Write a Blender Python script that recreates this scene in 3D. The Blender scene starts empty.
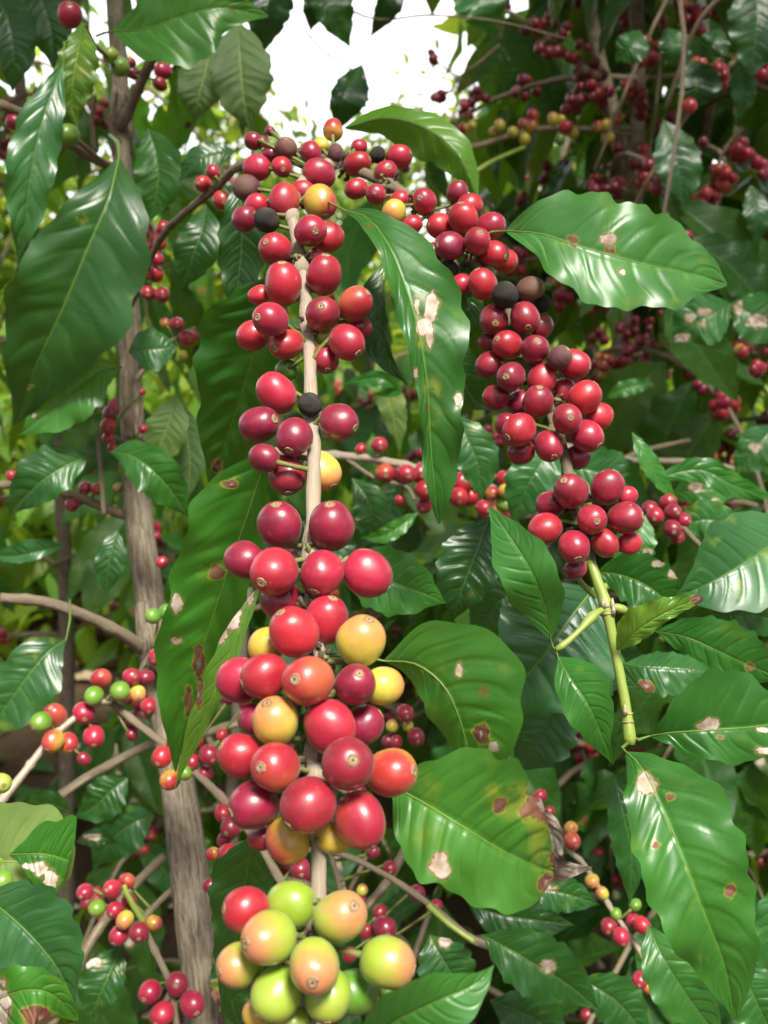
import bpy, math, random
import numpy as np
from mathutils import Vector, Matrix

rng = random.Random(7)
nrg = np.random.default_rng(11)
sc = bpy.context.scene
COL = sc.collection
V = lambda *a: np.array(a, dtype=float)

# ------------------------------------------------------------------ camera
F = 1027.0
CAM = V(0, 0, 1.15)
PITCH = math.radians(-10)
FWD = V(0, math.cos(PITCH), math.sin(PITCH))
UP = V(0, -math.sin(PITCH), math.cos(PITCH))
RIGHT = V(1, 0, 0)

def P(px, py, d):
    """point seen at pixel px,py of the photograph, d metres along the view axis"""
    return CAM + FWD * d + RIGHT * ((px - 384) / F * d) - UP * ((py - 512) / F * d)

def proj(p):
    q = np.asarray(p) - CAM
    d = q @ FWD
    return 384 + F * (q @ RIGHT) / d, 512 - F * (q @ UP) / d, d

def unit(v):
    n = np.linalg.norm(v)
    return v / n if n > 1e-12 else v

cam_d = bpy.data.cameras.new('camera')
cam = bpy.data.objects.new('camera', cam_d)
COL.objects.link(cam)
cam.location = CAM
cam.rotation_euler = (math.radians(90) + PITCH, 0, 0)
cam_d.sensor_fit = 'VERTICAL'
cam_d.sensor_height = 24
cam_d.lens = 24 * F / 1024
cam_d.clip_start = 0.01
cam_d.clip_end = 500
cam_d.dof.use_dof = True
cam_d.dof.focus_distance = 0.36
cam_d.dof.aperture_fstop = 12
sc.camera = cam

# ------------------------------------------------------------------ node helper
class NT:
    def __init__(s, mat):
        s.t = mat.node_tree
        s.t.nodes.clear()
    def n(s, kind, **kw):
        nd = s.t.nodes.new(kind)
        ins = kw.pop('ins', {})
        for k, v in kw.items():
            setattr(nd, k, v)
        for k, v in ins.items():
            s.put(nd.inputs[k], v)
        return nd
    def put(s, sock, v):
        if hasattr(v, 'links'):
            s.t.links.new(v, sock)
        elif isinstance(v, (tuple, list)) and len(v) == 3 and sock.type == 'RGBA':
            sock.default_value = (*v, 1)
        elif sock.type == 'RGBA' and isinstance(v, (int, float)):
            sock.default_value = (v, v, v, 1)
        else:
            sock.default_value = v
    def m(s, op, a, b=0.0, c=None, clamp=False):
        nd = s.n('ShaderNodeMath', operation=op, use_clamp=clamp)
        s.put(nd.inputs[0], a); s.put(nd.inputs[1], b)
        if c is not None: s.put(nd.inputs[2], c)
        return nd.outputs[0]
    def mix(s, f, a, b, blend='MIX'):
        nd = s.n('ShaderNodeMix', data_type='RGBA', blend_type=blend)
        s.put(nd.inputs[0], f); s.put(nd.inputs[6], a); s.put(nd.inputs[7], b)
        return nd.outputs[2]
    def ramp(s, x, lo, hi, a=0.0, b=1.0, smooth=True):
        nd = s.n('ShaderNodeMapRange', interpolation_type='SMOOTHSTEP' if smooth else 'LINEAR')
        for i, v in enumerate((x, lo, hi, a, b)): s.put(nd.inputs[i], v)
        return nd.outputs[0]
    def noise(s, vec, scale, detail=3.0, rough=0.55):
        nd = s.n('ShaderNodeTexNoise', ins={'Scale': scale, 'Detail': detail, 'Roughness': rough})
        if vec is not None: s.put(nd.inputs['Vector'], vec)
        return nd.outputs[0]

def new_mat(name):
    m = bpy.data.materials.new(name)
    m.use_nodes = True
    return m, NT(m)

def finish(t, sh):
    o = t.n('ShaderNodeOutputMaterial')
    t.put(o.inputs[0], sh)

# ------------------------------------------------------------------ materials
def leaf_mat(name, dark, light, transl, rough=0.34, tcol=(0.30, 0.50, 0.04), nveins=9.0, tint_attr=False, mottle=0.35, bumpk=1.0, spec=0.5):
    m, t = new_mat(name)
    uv = t.n('ShaderNodeUVMap', uv_map='UVMap').outputs[0]
    sep = t.n('ShaderNodeSeparateXYZ', ins={0: uv})
    u, v = sep.outputs[0], sep.outputs[1]
    sv = t.m('SUBTRACT', t.m('MULTIPLY', v, 2.0), 1.0)
    av = t.m('ABSOLUTE', sv)
    side = t.m('GREATER_THAN', sv, 0.0)
    obj = t.n('ShaderNodeTexCoord').outputs['Object']
    oi = t.n('ShaderNodeObjectInfo')
    rnd = oi.outputs['Random']
    off = t.n('ShaderNodeVectorMath', operation='ADD', ins={0: obj})
    cmb = t.n('ShaderNodeCombineXYZ', ins={0: t.m('MULTIPLY', rnd, 7.0), 1: t.m('MULTIPLY', rnd, 13.0), 2: rnd})
    t.put(off.inputs[1], cmb.outputs[0])
    ov = off.outputs[0]
    # vein pattern in leaf coordinates
    wob = t.m('MULTIPLY', t.m('SUBTRACT', t.noise(ov, 26.0, 1.0), 0.5), 0.09)
    uu = t.m('ADD', t.m('SUBTRACT', u, t.m('MULTIPLY', t.m('POWER', av, 1.35), 0.17)), wob)
    ph = t.m('ADD', t.m('MULTIPLY', uu, nveins), t.m('MULTIPLY', side, 0.42))
    d = t.m('ABSOLUTE', t.m('SUBTRACT', t.m('FRACT', ph), 0.5))
    fade = t.ramp(av, 0.55, 0.95, 1.0, 0.0)
    vein = t.m('MULTIPLY', t.ramp(d, 0.0, 0.05, 1.0, 0.0), fade)
    vwide = t.m('MULTIPLY', t.ramp(d, 0.0, 0.22, 1.0, 0.0), fade)
    rib = t.ramp(av, 0.008, 0.045, 1.0, 0.0)
    ribw = t.ramp(av, 0.0, 0.12, 1.0, 0.0)
    # colour
    n1 = t.noise(ov, 22.0, 4.0, 0.6)
    base = t.mix(t.ramp(n1, 0.35, 0.68), dark, light)
    base = t.mix(t.m('MULTIPLY', vwide, 0.16), base, light)
    base = t.mix(t.m('MULTIPLY', vein, 0.14), base, (light[0] * 2.2, light[1] * 1.7, light[2] * 1.2))
    n2 = t.noise(ov, 55.0, 3.0, 0.6)
    base = t.mix(t.m('MULTIPLY', t.ramp(n2, 0.60, 0.74), mottle), base, (0.17, 0.20, 0.02))
    if tint_attr:
        tc = t.n('ShaderNodeVertexColor', layer_name='tint').outputs[0]
    else:
        tc = oi.outputs['Color']
    base = t.mix(1.0, base, tc, 'MULTIPLY')
    base = t.mix(t.m('MULTIPLY', rib, 0.55), base, (light[0] * 3.0, light[1] * 2.2, light[2] * 1.6))
    tl = t.mix(1.0, tcol, tc, 'MULTIPLY')
    tl = t.mix(t.m('MULTIPLY', rib, 0.5), tl, (0.05, 0.09, 0.01))
    live = None
    rough_s = t.m('ADD', rough - 0.04, t.m('ADD', t.m('MULTIPLY', n1, 0.16), t.m('MULTIPLY', t.noise(ov, 210.0, 2.0), 0.10)))
    if not tint_attr:
        # scars: attribute R = bleached dead tissue, G = brown scorch, B = yellowing
        at = t.n('ShaderNodeVertexColor', layer_name='scar')
        sp = t.n('ShaderNodeSeparateColor', ins={0: at.outputs[0]})
        nn = t.m('MULTIPLY', t.m('SUBTRACT', t.noise(ov, 210.0, 3.0, 0.6), 0.5), 1.35)
        r_ = t.m('ADD', sp.outputs[0], t.m('MULTIPLY', nn, t.ramp(sp.outputs[0], 0.0, 0.1)))
        g_ = t.m('ADD', sp.outputs[1], t.m('MULTIPLY', nn, t.ramp(sp.outputs[1], 0.0, 0.1)))
        yel = t.m('MULTIPLY', t.ramp(sp.outputs[2], 0.05, 0.8), t.ramp(t.noise(ov, 90.0, 4.0, 0.65), 0.46, 0.62))
        base = t.mix(t.m('MULTIPLY', yel, 0.8), base, (0.20, 0.24, 0.03))
        base = t.mix(t.m('MULTIPLY', t.ramp(g_, 0.12, 0.36), 0.75), base, (0.22, 0.25, 0.03))
        bro = t.mix(t.ramp(t.noise(ov, 160.0), 0.35, 0.65), (0.085, 0.022, 0.012), (0.16, 0.07, 0.035))
        base = t.mix(t.ramp(g_, 0.36, 0.42), base, bro)
        base = t.mix(t.ramp(g_, 0.92, 1.05), base, (0.20, 0.17, 0.15))
        base = t.mix(t.ramp(r_, 0.12, 0.36, 0.0, 0.6), base, (0.16, 0.20, 0.03))
        base = t.mix(t.ramp(r_, 0.33, 0.38), base, (0.12, 0.07, 0.03))
        pale = t.mix(t.ramp(t.noise(ov, 170.0, 2.0), 0.30, 0.66), (0.24, 0.175, 0.115), (0.46, 0.40, 0.33))
        base = t.mix(t.ramp(r_, 0.40, 0.48), base, pale)
        # small insect specks
        vs = t.n('ShaderNodeTexVoronoi', ins={'Vector': ov, 'Scale': 42.0})
        spk = t.m('MULTIPLY', t.ramp(vs.outputs['Distance'], 0.05, 0.09, 1.0, 0.0), t.m('GREATER_THAN', t.n('ShaderNodeSeparateColor', ins={0: vs.outputs['Color']}).outputs[0], 0.80))
        base = t.mix(t.m('MULTIPLY', spk, 0.8), base, (0.10, 0.06, 0.02))
        dead = t.m('MAXIMUM', t.ramp(r_, 0.30, 0.40), t.ramp(g_, 0.36, 0.44))
        live = t.m('SUBTRACT', 1.0, dead)
        rough_s = t.mix(dead, rough_s, 0.75)
    h = t.m('ADD', t.m('MULTIPLY', vwide, -0.5), t.m('MULTIPLY', ribw, -0.5))
    h = t.m('ADD', h, t.m('MULTIPLY', t.noise(ov, 75.0, 2.0), 0.45))
    bp = t.n('ShaderNodeBump', ins={'Strength': 0.45 * bumpk, 'Distance': 0.0010, 'Height': h})
    pr = t.n('ShaderNodeBsdfPrincipled', ins={'Base Color': base, 'Roughness': rough_s, 'IOR': 1.5, 'Specular IOR Level': spec, 'Normal': bp.outputs[0]})
    tr = t.n('ShaderNodeBsdfTranslucent', ins={'Color': tl, 'Normal': bp.outputs[0]})
    f = transl if live is None else t.m('MULTIPLY', live, transl)
    mx = t.n('ShaderNodeMixShader', ins={0: f, 1: pr.outputs[0], 2: tr.outputs[0]})
    finish(t, mx.outputs[0])
    return m

LEAF_FRESH = leaf_mat('leaf_fresh', (0.019, 0.086, 0.012), (0.036, 0.135, 0.020), 0.24, 0.29, tcol=(0.20, 0.46, 0.03))
LEAF_DARK = leaf_mat('leaf_dark', (0.011, 0.042, 0.012), (0.019, 0.064, 0.016), 0.18, 0.28, tcol=(0.14, 0.32, 0.02))
LEAF_BACK = leaf_mat('leaf_shade', (0.013, 0.058, 0.009), (0.026, 0.092, 0.013), 0.32, 0.38, tcol=(0.24, 0.52, 0.02), spec=0.28)
LEAF_PALE = leaf_mat('leaf_underside', (0.10, 0.17, 0.06), (0.15, 0.23, 0.085), 0.30, 0.55, mottle=0.2)
LEAF_YOUNG = leaf_mat('leaf_young', (0.07, 0.17, 0.015), (0.12, 0.24, 0.03), 0.35, 0.30)
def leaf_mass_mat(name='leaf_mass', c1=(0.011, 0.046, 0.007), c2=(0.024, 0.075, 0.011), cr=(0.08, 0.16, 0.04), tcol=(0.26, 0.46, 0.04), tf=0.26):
    m, t = new_mat(name)
    uv = t.n('ShaderNodeUVMap', uv_map='UVMap').outputs[0]
    sep = t.n('ShaderNodeSeparateXYZ', ins={0: uv})
    av = t.m('ABSOLUTE', t.m('SUBTRACT', t.m('MULTIPLY', sep.outputs[1], 2.0), 1.0))
    rib = t.ramp(av, 0.015, 0.06, 1.0, 0.0)
    ph = t.m('MULTIPLY', t.m('SUBTRACT', sep.outputs[0], t.m('MULTIPLY', av, 0.17)), 9.0)
    d = t.m('ABSOLUTE', t.m('SUBTRACT', t.m('FRACT', ph), 0.5))
    tc = t.n('ShaderNodeVertexColor', layer_name='tint').outputs[0]
    base = t.mix(t.ramp(d, 0.0, 0.3, 1.0, 0.0), c1, c2)
    base = t.mix(t.m('MULTIPLY', rib, 0.5), base, cr)
    base = t.mix(1.0, base, tc, 'MULTIPLY')
    bp = t.n('ShaderNodeBump', ins={'Strength': 0.5, 'Distance': 0.002, 'Height': t.ramp(d, 0.0, 0.25)})
    pr = t.n('ShaderNodeBsdfPrincipled', ins={'Base Color': base, 'Roughness': 0.40, 'Normal': bp.outputs[0], 'Specular IOR Level': 0.32})
    tr = t.n('ShaderNodeBsdfTranslucent', ins={'Color': t.mix(1.0, tcol, tc, 'MULTIPLY')})
    finish(t, t.n('ShaderNodeMixShader', ins={0: tf, 1: pr.outputs[0], 2: tr.outputs[0]}).outputs[0])
    return m
LEAF_MASS = leaf_mass_mat()
LEAF_FAR = leaf_mass_mat('leaf_sunlit', (0.055, 0.125, 0.012), (0.13, 0.23, 0.024), (0.22, 0.30, 0.06), (0.50, 0.66, 0.06), 0.45)  # full sun put into the colour: a brighter copy of the leaf mass

def simple_mat(name, c1, c2, scale, rough=0.6, bump=0.3, bdist=0.001, stretch=None, detail=4.0, spec=0.4, uvspace=False, lo=0.38, hi=0.64):
    m, t = new_mat(name)
    co = t.n('ShaderNodeUVMap', uv_map='UVMap').outputs[0] if uvspace else t.n('ShaderNodeTexCoord').outputs['Object']
    if stretch:
        co = t.n('ShaderNodeVectorMath', operation='MULTIPLY', ins={0: co, 1: stretch}).outputs[0]
    n = t.noise(co, scale, detail, 0.62)
    n2 = t.noise(co, scale * 3.1, 3.0)
    c = t.mix(t.ramp(n, lo, hi), c1, c2)
    c = t.mix(t.ramp(n2, 0.55, 0.72, 0.0, 0.5), c, tuple(k * 0.55 for k in c1))
    b = t.n('ShaderNodeBump', ins={'Strength': bump, 'Distance': bdist, 'Height': t.m('ADD', n, t.m('MULTIPLY', n2, 0.5))})
    p = t.n('ShaderNodeBsdfPrincipled', ins={'Base Color': c, 'Roughness': rough, 'Normal': b.outputs[0], 'Specular IOR Level': spec})
    finish(t, p.outputs[0])
    return m

def bark_mat():
    m, t = new_mat('trunk_bark')
    uv = t.n('ShaderNodeUVMap', uv_map='UVMap').outputs[0]
    ob = t.n('ShaderNodeTexCoord').outputs['Object']
    st = t.n('ShaderNodeVectorMath', operation='MULTIPLY', ins={0: uv, 1: (14.0, 13.0, 1.0)}).outputs[0]
    wv = t.noise(ob, 60.0, 3.0)
    st = t.n('ShaderNodeVectorMath', operation='ADD', ins={0: st, 1: t.n('ShaderNodeCombineXYZ', ins={0: wv, 1: t.m('MULTIPLY', wv, 1.5), 2: 0.0}).outputs[0]}).outputs[0]
    n = t.noise(st, 1.0, 5.0, 0.7)
    c = t.mix(t.ramp(n, 0.35, 0.62), (0.11, 0.085, 0.058), (0.26, 0.215, 0.155))
    lich = t.noise(ob, 48.0, 5.0, 0.7)
    c = t.mix(t.ramp(lich, 0.54, 0.66, 0.0, 0.6), c, (0.25, 0.225, 0.17))
    c = t.mix(t.ramp(t.noise(ob, 22.0, 3.0), 0.60, 0.72, 0.0, 0.6), c, (0.075, 0.085, 0.035))
    cr = t.n('ShaderNodeTexVoronoi', feature='DISTANCE_TO_EDGE', ins={'Vector': t.n('ShaderNodeVectorMath', operation='MULTIPLY', ins={0: st, 1: (0.55, 1.1, 1.0)}).outputs[0], 'Scale': 1.0})
    crack = t.ramp(cr.outputs['Distance'], 0.0, 0.07, 1.0, 0.0)
    c = t.mix(t.m('MULTIPLY', crack, 0.22), c, (0.05, 0.038, 0.026))
    h = t.m('SUBTRACT', t.m('ADD', n, t.m('MULTIPLY', lich, 0.4)), t.m('MULTIPLY', crack, 0.3))
    b = t.n('ShaderNodeBump', ins={'Strength': 0.8, 'Distance': 0.0018, 'Height': h})
    finish(t, t.n('ShaderNodeBsdfPrincipled', ins={'Base Color': c, 'Roughness': 0.88, 'Normal': b.outputs[0], 'Specular IOR Level': 0.2}).outputs[0])
    return m
BARK = bark_mat()
TWIG = simple_mat('twig_bark', (0.15, 0.115, 0.075), (0.30, 0.245, 0.17), 1.0, 0.8, 0.7, 0.0012, stretch=(12.0, 70.0, 1.0), uvspace=True, spec=0.2)
PALE_TWIG = simple_mat('pale_twig_bark', (0.22, 0.17, 0.12), (0.44, 0.37, 0.285), 1.0, 0.7, 0.5, 0.0008, stretch=(16.0, 110.0, 1.0), uvspace=True, spec=0.3)
GREEN_STEM = simple_mat('green_stem', (0.15, 0.22, 0.03), (0.27, 0.33, 0.07), 1.0, 0.42, 0.2, 0.0004, stretch=(10.0, 60.0, 1.0), uvspace=True)
DRY_BRACT = simple_mat('dry_bract', (0.03, 0.02, 0.014), (0.09, 0.06, 0.035), 300.0, 0.85)
SCALE = simple_mat('dry_stipule', (0.20, 0.15, 0.09), (0.40, 0.33, 0.24), 500.0, 0.8, 0.4, 0.0004)
MIDRIB = simple_mat('leaf_midrib', (0.085, 0.15, 0.022), (0.12, 0.19, 0.035), 1.0, 0.4, 0.2, 0.0004, stretch=(10.0, 60.0, 1.0), uvspace=True)
STALK = simple_mat('fruit_stalk', (0.10, 0.14, 0.02), (0.16, 0.13, 0.05), 300.0, 0.6)
NAVEL = simple_mat('cherry_navel', (0.22, 0.13, 0.06), (0.38, 0.26, 0.15), 3.0, 0.7, 0.4, 0.05)
NAVEL_PIT = simple_mat('cherry_navel_pit', (0.05, 0.02, 0.015), (0.10, 0.045, 0.03), 4.0, 0.8)
SOIL = simple_mat('soil', (0.035, 0.022, 0.013), (0.10, 0.066, 0.04), 2.2, 0.95, 1.0, 0.03, detail=9.0, spec=0.1)
DEAD_LEAF = simple_mat('dead_leaf_tissue', (0.10, 0.07, 0.055), (0.26, 0.21, 0.18), 110.0, 0.8, 0.5, 0.001)
DRY_LEAF = simple_mat('dry_leaf', (0.24, 0.17, 0.10), (0.58, 0.49, 0.35), 9.0, 0.8, 0.3, 0.002)  # paled so the litter carries the ground's sun spots in its colour

def cherry_mat(name, a, b, mode='flat', rough=0.27, wrinkle=0.0, spec=0.5, jitter=0.10, bias=0.0):
    """a = colour at the stalk end, b = colour at the navel end / sunny side"""
    m, t = new_mat(name)
    tc = t.n('ShaderNodeTexCoord').outputs['Object']
    rnd = t.n('ShaderNodeObjectInfo').outputs['Random']
    ofs = t.n('ShaderNodeCombineXYZ', ins={0: t.m('MULTIPLY', rnd, 31.0), 1: t.m('MULTIPLY', rnd, 17.0), 2: t.m('MULTIPLY', rnd, 5.0)})
    co = t.n('ShaderNodeVectorMath', operation='ADD', ins={0: tc, 1: ofs.outputs[0]}).outputs[0]
    sep = t.n('ShaderNodeSeparateXYZ', ins={0: tc})
    nz = t.noise(co, 1.3, 3.0, 0.6)
    if mode == 'pole':
        g = t.m('ADD', sep.outputs[2], t.m('MULTIPLY', t.m('SUBTRACT', nz, 0.5), 1.3))
        f = t.ramp(t.m('ADD', g, bias), -0.75, 0.75)
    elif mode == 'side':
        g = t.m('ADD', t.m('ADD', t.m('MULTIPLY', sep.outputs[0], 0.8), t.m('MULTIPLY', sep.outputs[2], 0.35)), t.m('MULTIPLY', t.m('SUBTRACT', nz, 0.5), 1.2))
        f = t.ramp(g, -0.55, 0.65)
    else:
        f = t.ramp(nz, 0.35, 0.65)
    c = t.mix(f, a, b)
    sp = t.noise(co, 16.0, 3.0, 0.6)
    c = t.mix(t.ramp(sp, 0.60, 0.75, 0.0, 0.22), c, tuple(min(1, k * 1.5 + 0.03) for k in b))
    big = t.noise(co, 2.6, 4.0, 0.6)
    c = t.mix(t.ramp(big, 0.58, 0.75, 0.0, 0.35), c, tuple(k * 0.6 for k in a))
    # tiny corky specks and scratches
    vs = t.n('ShaderNodeTexVoronoi', ins={'Vector': co, 'Scale': 7.0})
    spk = t.m('MULTIPLY', t.ramp(vs.outputs['Distance'], 0.05, 0.10, 1.0, 0.0), t.m('GREATER_THAN', t.n('ShaderNodeSeparateColor', ins={0: vs.outputs['Color']}).outputs[0], 0.72))
    c = t.mix(t.m('MULTIPLY', spk, 0.45), c, (0.25, 0.14, 0.08))
    if wrinkle == 0:
        sc_ = t.m('MULTIPLY', t.ramp(t.noise(co, 2.2, 5.0, 0.7), 0.655, 0.70), t.m('GREATER_THAN', rnd, 0.45))
        c = t.mix(t.m('MULTIPLY', sc_, 0.55), c, (0.30, 0.19, 0.12))
        c = t.mix(t.ramp(t.noise(co, 42.0, 2.0, 0.6), 0.66, 0.74, 0.0, 0.3), c, (0.42, 0.30, 0.24))
    hs = t.n('ShaderNodeHueSaturation', ins={'Color': c, 'Value': t.m('ADD', 1.0 - jitter, t.m('MULTIPLY', rnd, 2 * jitter)), 'Hue': t.m('ADD', 0.495, t.m('MULTIPLY', rnd, 0.012))})
    ht = t.m('ADD', t.m('MULTIPLY', t.noise(co, 1.6, 1.0), 0.5), t.m('MULTIPLY', sp, 0.012 + wrinkle))
    bp = t.n('ShaderNodeBump', ins={'Strength': 0.22 + wrinkle * 0.7, 'Distance': 0.0010 + 0.004 * wrinkle, 'Height': ht})
    rg = t.m('ADD', t.m('ADD', rough + 0.02, t.m('MULTIPLY', rnd, 0.07)), t.m('MULTIPLY', t.ramp(big, 0.35, 0.7), 0.14))
    p = t.n('ShaderNodeBsdfPrincipled', ins={'Base Color': hs.outputs[0], 'Roughness': rg, 'Normal': bp.outputs[0], 'Specular IOR Level': spec,
            'IOR': 1.52, 'Coat Weight': 0.25 if wrinkle == 0 else 0.0, 'Coat Roughness': 0.22, 'Sheen Weight': 0.06, 'Sheen Roughness': 0.5})
    finish(t, p.outputs[0])
    return m

CM = {
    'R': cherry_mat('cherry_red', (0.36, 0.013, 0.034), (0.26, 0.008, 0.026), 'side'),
    'D': cherry_mat('cherry_dark_red', (0.23, 0.008, 0.027), (0.155, 0.006, 0.021)),
    'T': cherry_mat('cherry_bright_red', (0.36, 0.055, 0.026), (0.28, 0.011, 0.024), 'side'),
    'O': cherry_mat('cherry_turning', (0.42, 0.27, 0.03), (0.33, 0.020, 0.022), 'side'),
    'Y': cherry_mat('cherry_yellow', (0.43, 0.39, 0.04), (0.47, 0.17, 0.05), 'pole', bias=-0.3),
    'P': cherry_mat('cherry_peach', (0.25, 0.34, 0.030), (0.45, 0.17, 0.07), 'pole', bias=-0.45),
    'G': cherry_mat('cherry_lime', (0.20, 0.30, 0.02), (0.26, 0.33, 0.035), 'pole'),
    'E': cherry_mat('cherry_green', (0.075, 0.19, 0.012), (0.12, 0.24, 0.02), 'pole'),
    'B': cherry_mat('cherry_dried', (0.020, 0.017, 0.016), (0.055, 0.042, 0.032), rough=0.72, wrinkle=0.9, spec=0.3),
    'N': cherry_mat('cherry_overripe', (0.085, 0.018, 0.018), (0.12, 0.055, 0.032), 'side', rough=0.5, wrinkle=0.35),
}

# ------------------------------------------------------------------ mesh helpers
def mesh_from(name, verts, faces, mats=(), uv=None, midx=None, smooth=True):
    me = bpy.data.meshes.new(name)
    verts = np.asarray(verts, dtype=np.float32)
    if isinstance(faces, np.ndarray) and faces.ndim == 2:
        nf, k = faces.shape
        me.vertices.add(len(verts)); me.vertices.foreach_set('co', verts.ravel())
        me.loops.add(nf * k); me.loops.foreach_set('vertex_index', faces.astype(np.int32).ravel())
        me.polygons.add(nf)
        me.polygons.foreach_set('loop_start', np.arange(0, nf * k, k, dtype=np.int32))
        me.polygons.foreach_set('loop_total', np.full(nf, k, dtype=np.int32))
        me.update(calc_edges=True)
    else:
        me.from_pydata(verts.tolist(), [], [list(map(int, f)) for f in faces])
    for m in mats: me.materials.append(m)
    if midx is not None:
        me.polygons.foreach_set('material_index', np.asarray(midx, dtype=np.int32))
    if smooth:
        me.polygons.foreach_set('use_smooth', np.ones(len(me.polygons), dtype=bool))
    if uv is not None:
        ul = me.uv_layers.new(name='UVMap')
        li = np.empty(len(me.loops), dtype=np.int32); me.loops.foreach_get('vertex_index', li)
        ul.data.foreach_set('uv', np.asarray(uv, dtype=np.float32)[li].ravel())
    me.validate(clean_customdata=False)
    return me

def set_attr(me, name, arr):
    a = me.color_attributes.new(name=name, type='FLOAT_COLOR', domain='POINT')
    full = np.ones((len(me.vertices), 4), dtype=np.float32)
    full[:, :arr.shape[1]] = arr
    a.data.foreach_set('color', full.ravel())

def link(name, me, parent=None, loc=None):
    o = bpy.data.objects.new(name, me)
    COL.objects.link(o)
    if parent is not None: o.parent = parent
    if loc is not None: o.location = loc
    return o

def thing(name, label, cat, loc, group=None):
    o = bpy.data.objects.new(name, None)
    COL.objects.link(o)
    o.location = loc
    o.empty_display_size = 0.02
    o['label'] = label; o['category'] = cat
    if group: o['group'] = group
    return o

def spline(pts, n):
    """Catmull-Rom through pts (k x dim) sampled at n points"""
    p = np.asarray(pts, dtype=float)
    if len(p) == 2:
        s = np.linspace(0, 1, n)[:, None]
        return p[0] * (1 - s) + p[1] * s
    seg = np.linalg.norm(np.diff(p, axis=0), axis=1)
    c = np.concatenate([[0], np.cumsum(seg)]); c /= c[-1]
    q = np.vstack([2 * p[0] - p[1], p, 2 * p[-1] - p[-2]])
    out = []
    for t in np.linspace(0, 1, n):
        i = min(max(np.searchsorted(c, t, side='right') - 1, 0), len(p) - 2)
        f = (t - c[i]) / max(c[i + 1] - c[i], 1e-9)
        a, b, d, e = q[i], q[i + 1], q[i + 2], q[i + 3]
        out.append(0.5 * ((2 * b) + (-a + d) * f + (2 * a - 5 * b + 4 * d - e) * f * f + (-a + 3 * b - 3 * d + e) * f ** 3))
    return np.array(out)

class MB:
    """collects tubes into one mesh"""
    def __init__(s): s.v = []; s.f = []; s.uv = []; s.mi = []; s.n = 0
    def tube(s, path, rad, sides=10, mi=0, bump=0.0, seed=0):
        path = np.asarray(path, dtype=float); k = len(path)
        rad = np.full(k, rad, dtype=float) if np.isscalar(rad) else np.asarray(rad, dtype=float)
        tan = np.gradient(path, axis=0)
        tan /= np.linalg.norm(tan, axis=1)[:, None] + 1e-12
        ref = V(0.3, 0.9, 0.2)
        r_ = np.random.default_rng(seed)
        L = 0
        rows = []
        for i in range(k):
            if i: L += np.linalg.norm(path[i] - path[i - 1])
            x = unit(ref - tan[i] * (ref @ tan[i])); ref = x
            y = np.cross(tan[i], x)
            a = np.linspace(0, 2 * np.pi, sides + 1)[:-1]
            rr = rad[i] * (1 + bump * r_.normal(size=sides))
            ring = path[i] + (np.cos(a) * rr)[:, None] * x + (np.sin(a) * rr)[:, None] * y
            s.v.append(ring)
            s.uv.append(np.stack([np.full(sides, L * 4.0), 1.0 - np.abs(np.linspace(-1, 1, sides + 1)[:-1])], 1))
            rows.append(s.n); s.n += sides
        for i in range(k - 1):
            for j in range(sides):
                j2 = (j + 1) % sides
                s.f.append((rows[i] + j, rows[i] + j2, rows[i + 1] + j2, rows[i + 1] + j)); s.mi.append(mi)
        s.f.append(tuple(rows[0] + j for j in reversed(range(sides)))); s.mi.append(mi)
        s.f.append(tuple(rows[-1] + j for j in range(sides))); s.mi.append(mi)
    def build(s, name, mats, parent, origin=None):
        org = V(0, 0, 0) if origin is None else np.asarray(origin)
        v = np.vstack(s.v) - org
        me = mesh_from(name, v, s.f, mats, np.vstack(s.uv), s.mi)
        o = link(name, me, parent)
        if parent is not None: o.location = org - np.array(parent.location)
        return o

# ------------------------------------------------------------------ cherries
def cherry_arrays(seed, nseg=26, nring=18, axis=1.10, low=False):
    r_ = np.random.default_rng(seed)
    if low: nseg, nring = 12, 8
    th = np.linspace(0, np.pi, nring)
    fl = 1 - 0.07 * r_.random(); tw = r_.random() * 6.28
    dents = [(r_.random() * 6.28, r_.uniform(1.0, 2.2)) for _ in range(3)]
    vs, fs, uv = [], [], []
    for i, t in enumerate(th):
        z = math.cos(t) * axis
        rr = math.sin(t) ** 0.94 if 0 < t < np.pi else 0.0
        if t < 0.32: z -= 0.035 * (1 - (t / 0.32)) ** 1.0
        if t > np.pi - 0.35: z += 0.07 * (1 - (np.pi - t) / 0.35)
        for j in range(nseg):
            p = 2 * np.pi * j / nseg
            k = 1 + 0.026 * math.sin(2 * p + tw) * math.sin(t) + 0.018 * math.sin(3 * p + 2 * tw + t * 2.3) + 0.012 * math.sin(p + tw * 3 + 3.1 * t)
            for dp, dt in dents:
                cosd = math.sin(t) * math.sin(dt) * math.cos(p - dp) + math.cos(t) * math.cos(dt)
                k -= 0.05 * max(0.0, (cosd - 0.80) / 0.20) ** 1.5
            vs.append((rr * math.cos(p) * k, rr * math.sin(p) * k * fl, z))
    for i in range(nring - 1):
        for j in range(nseg):
            a = i * nseg + j; b = i * nseg + (j + 1) % nseg
            fs.append((a, a + nseg, b + nseg, b))
    return np.array(vs), np.array(fs), axis

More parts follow.
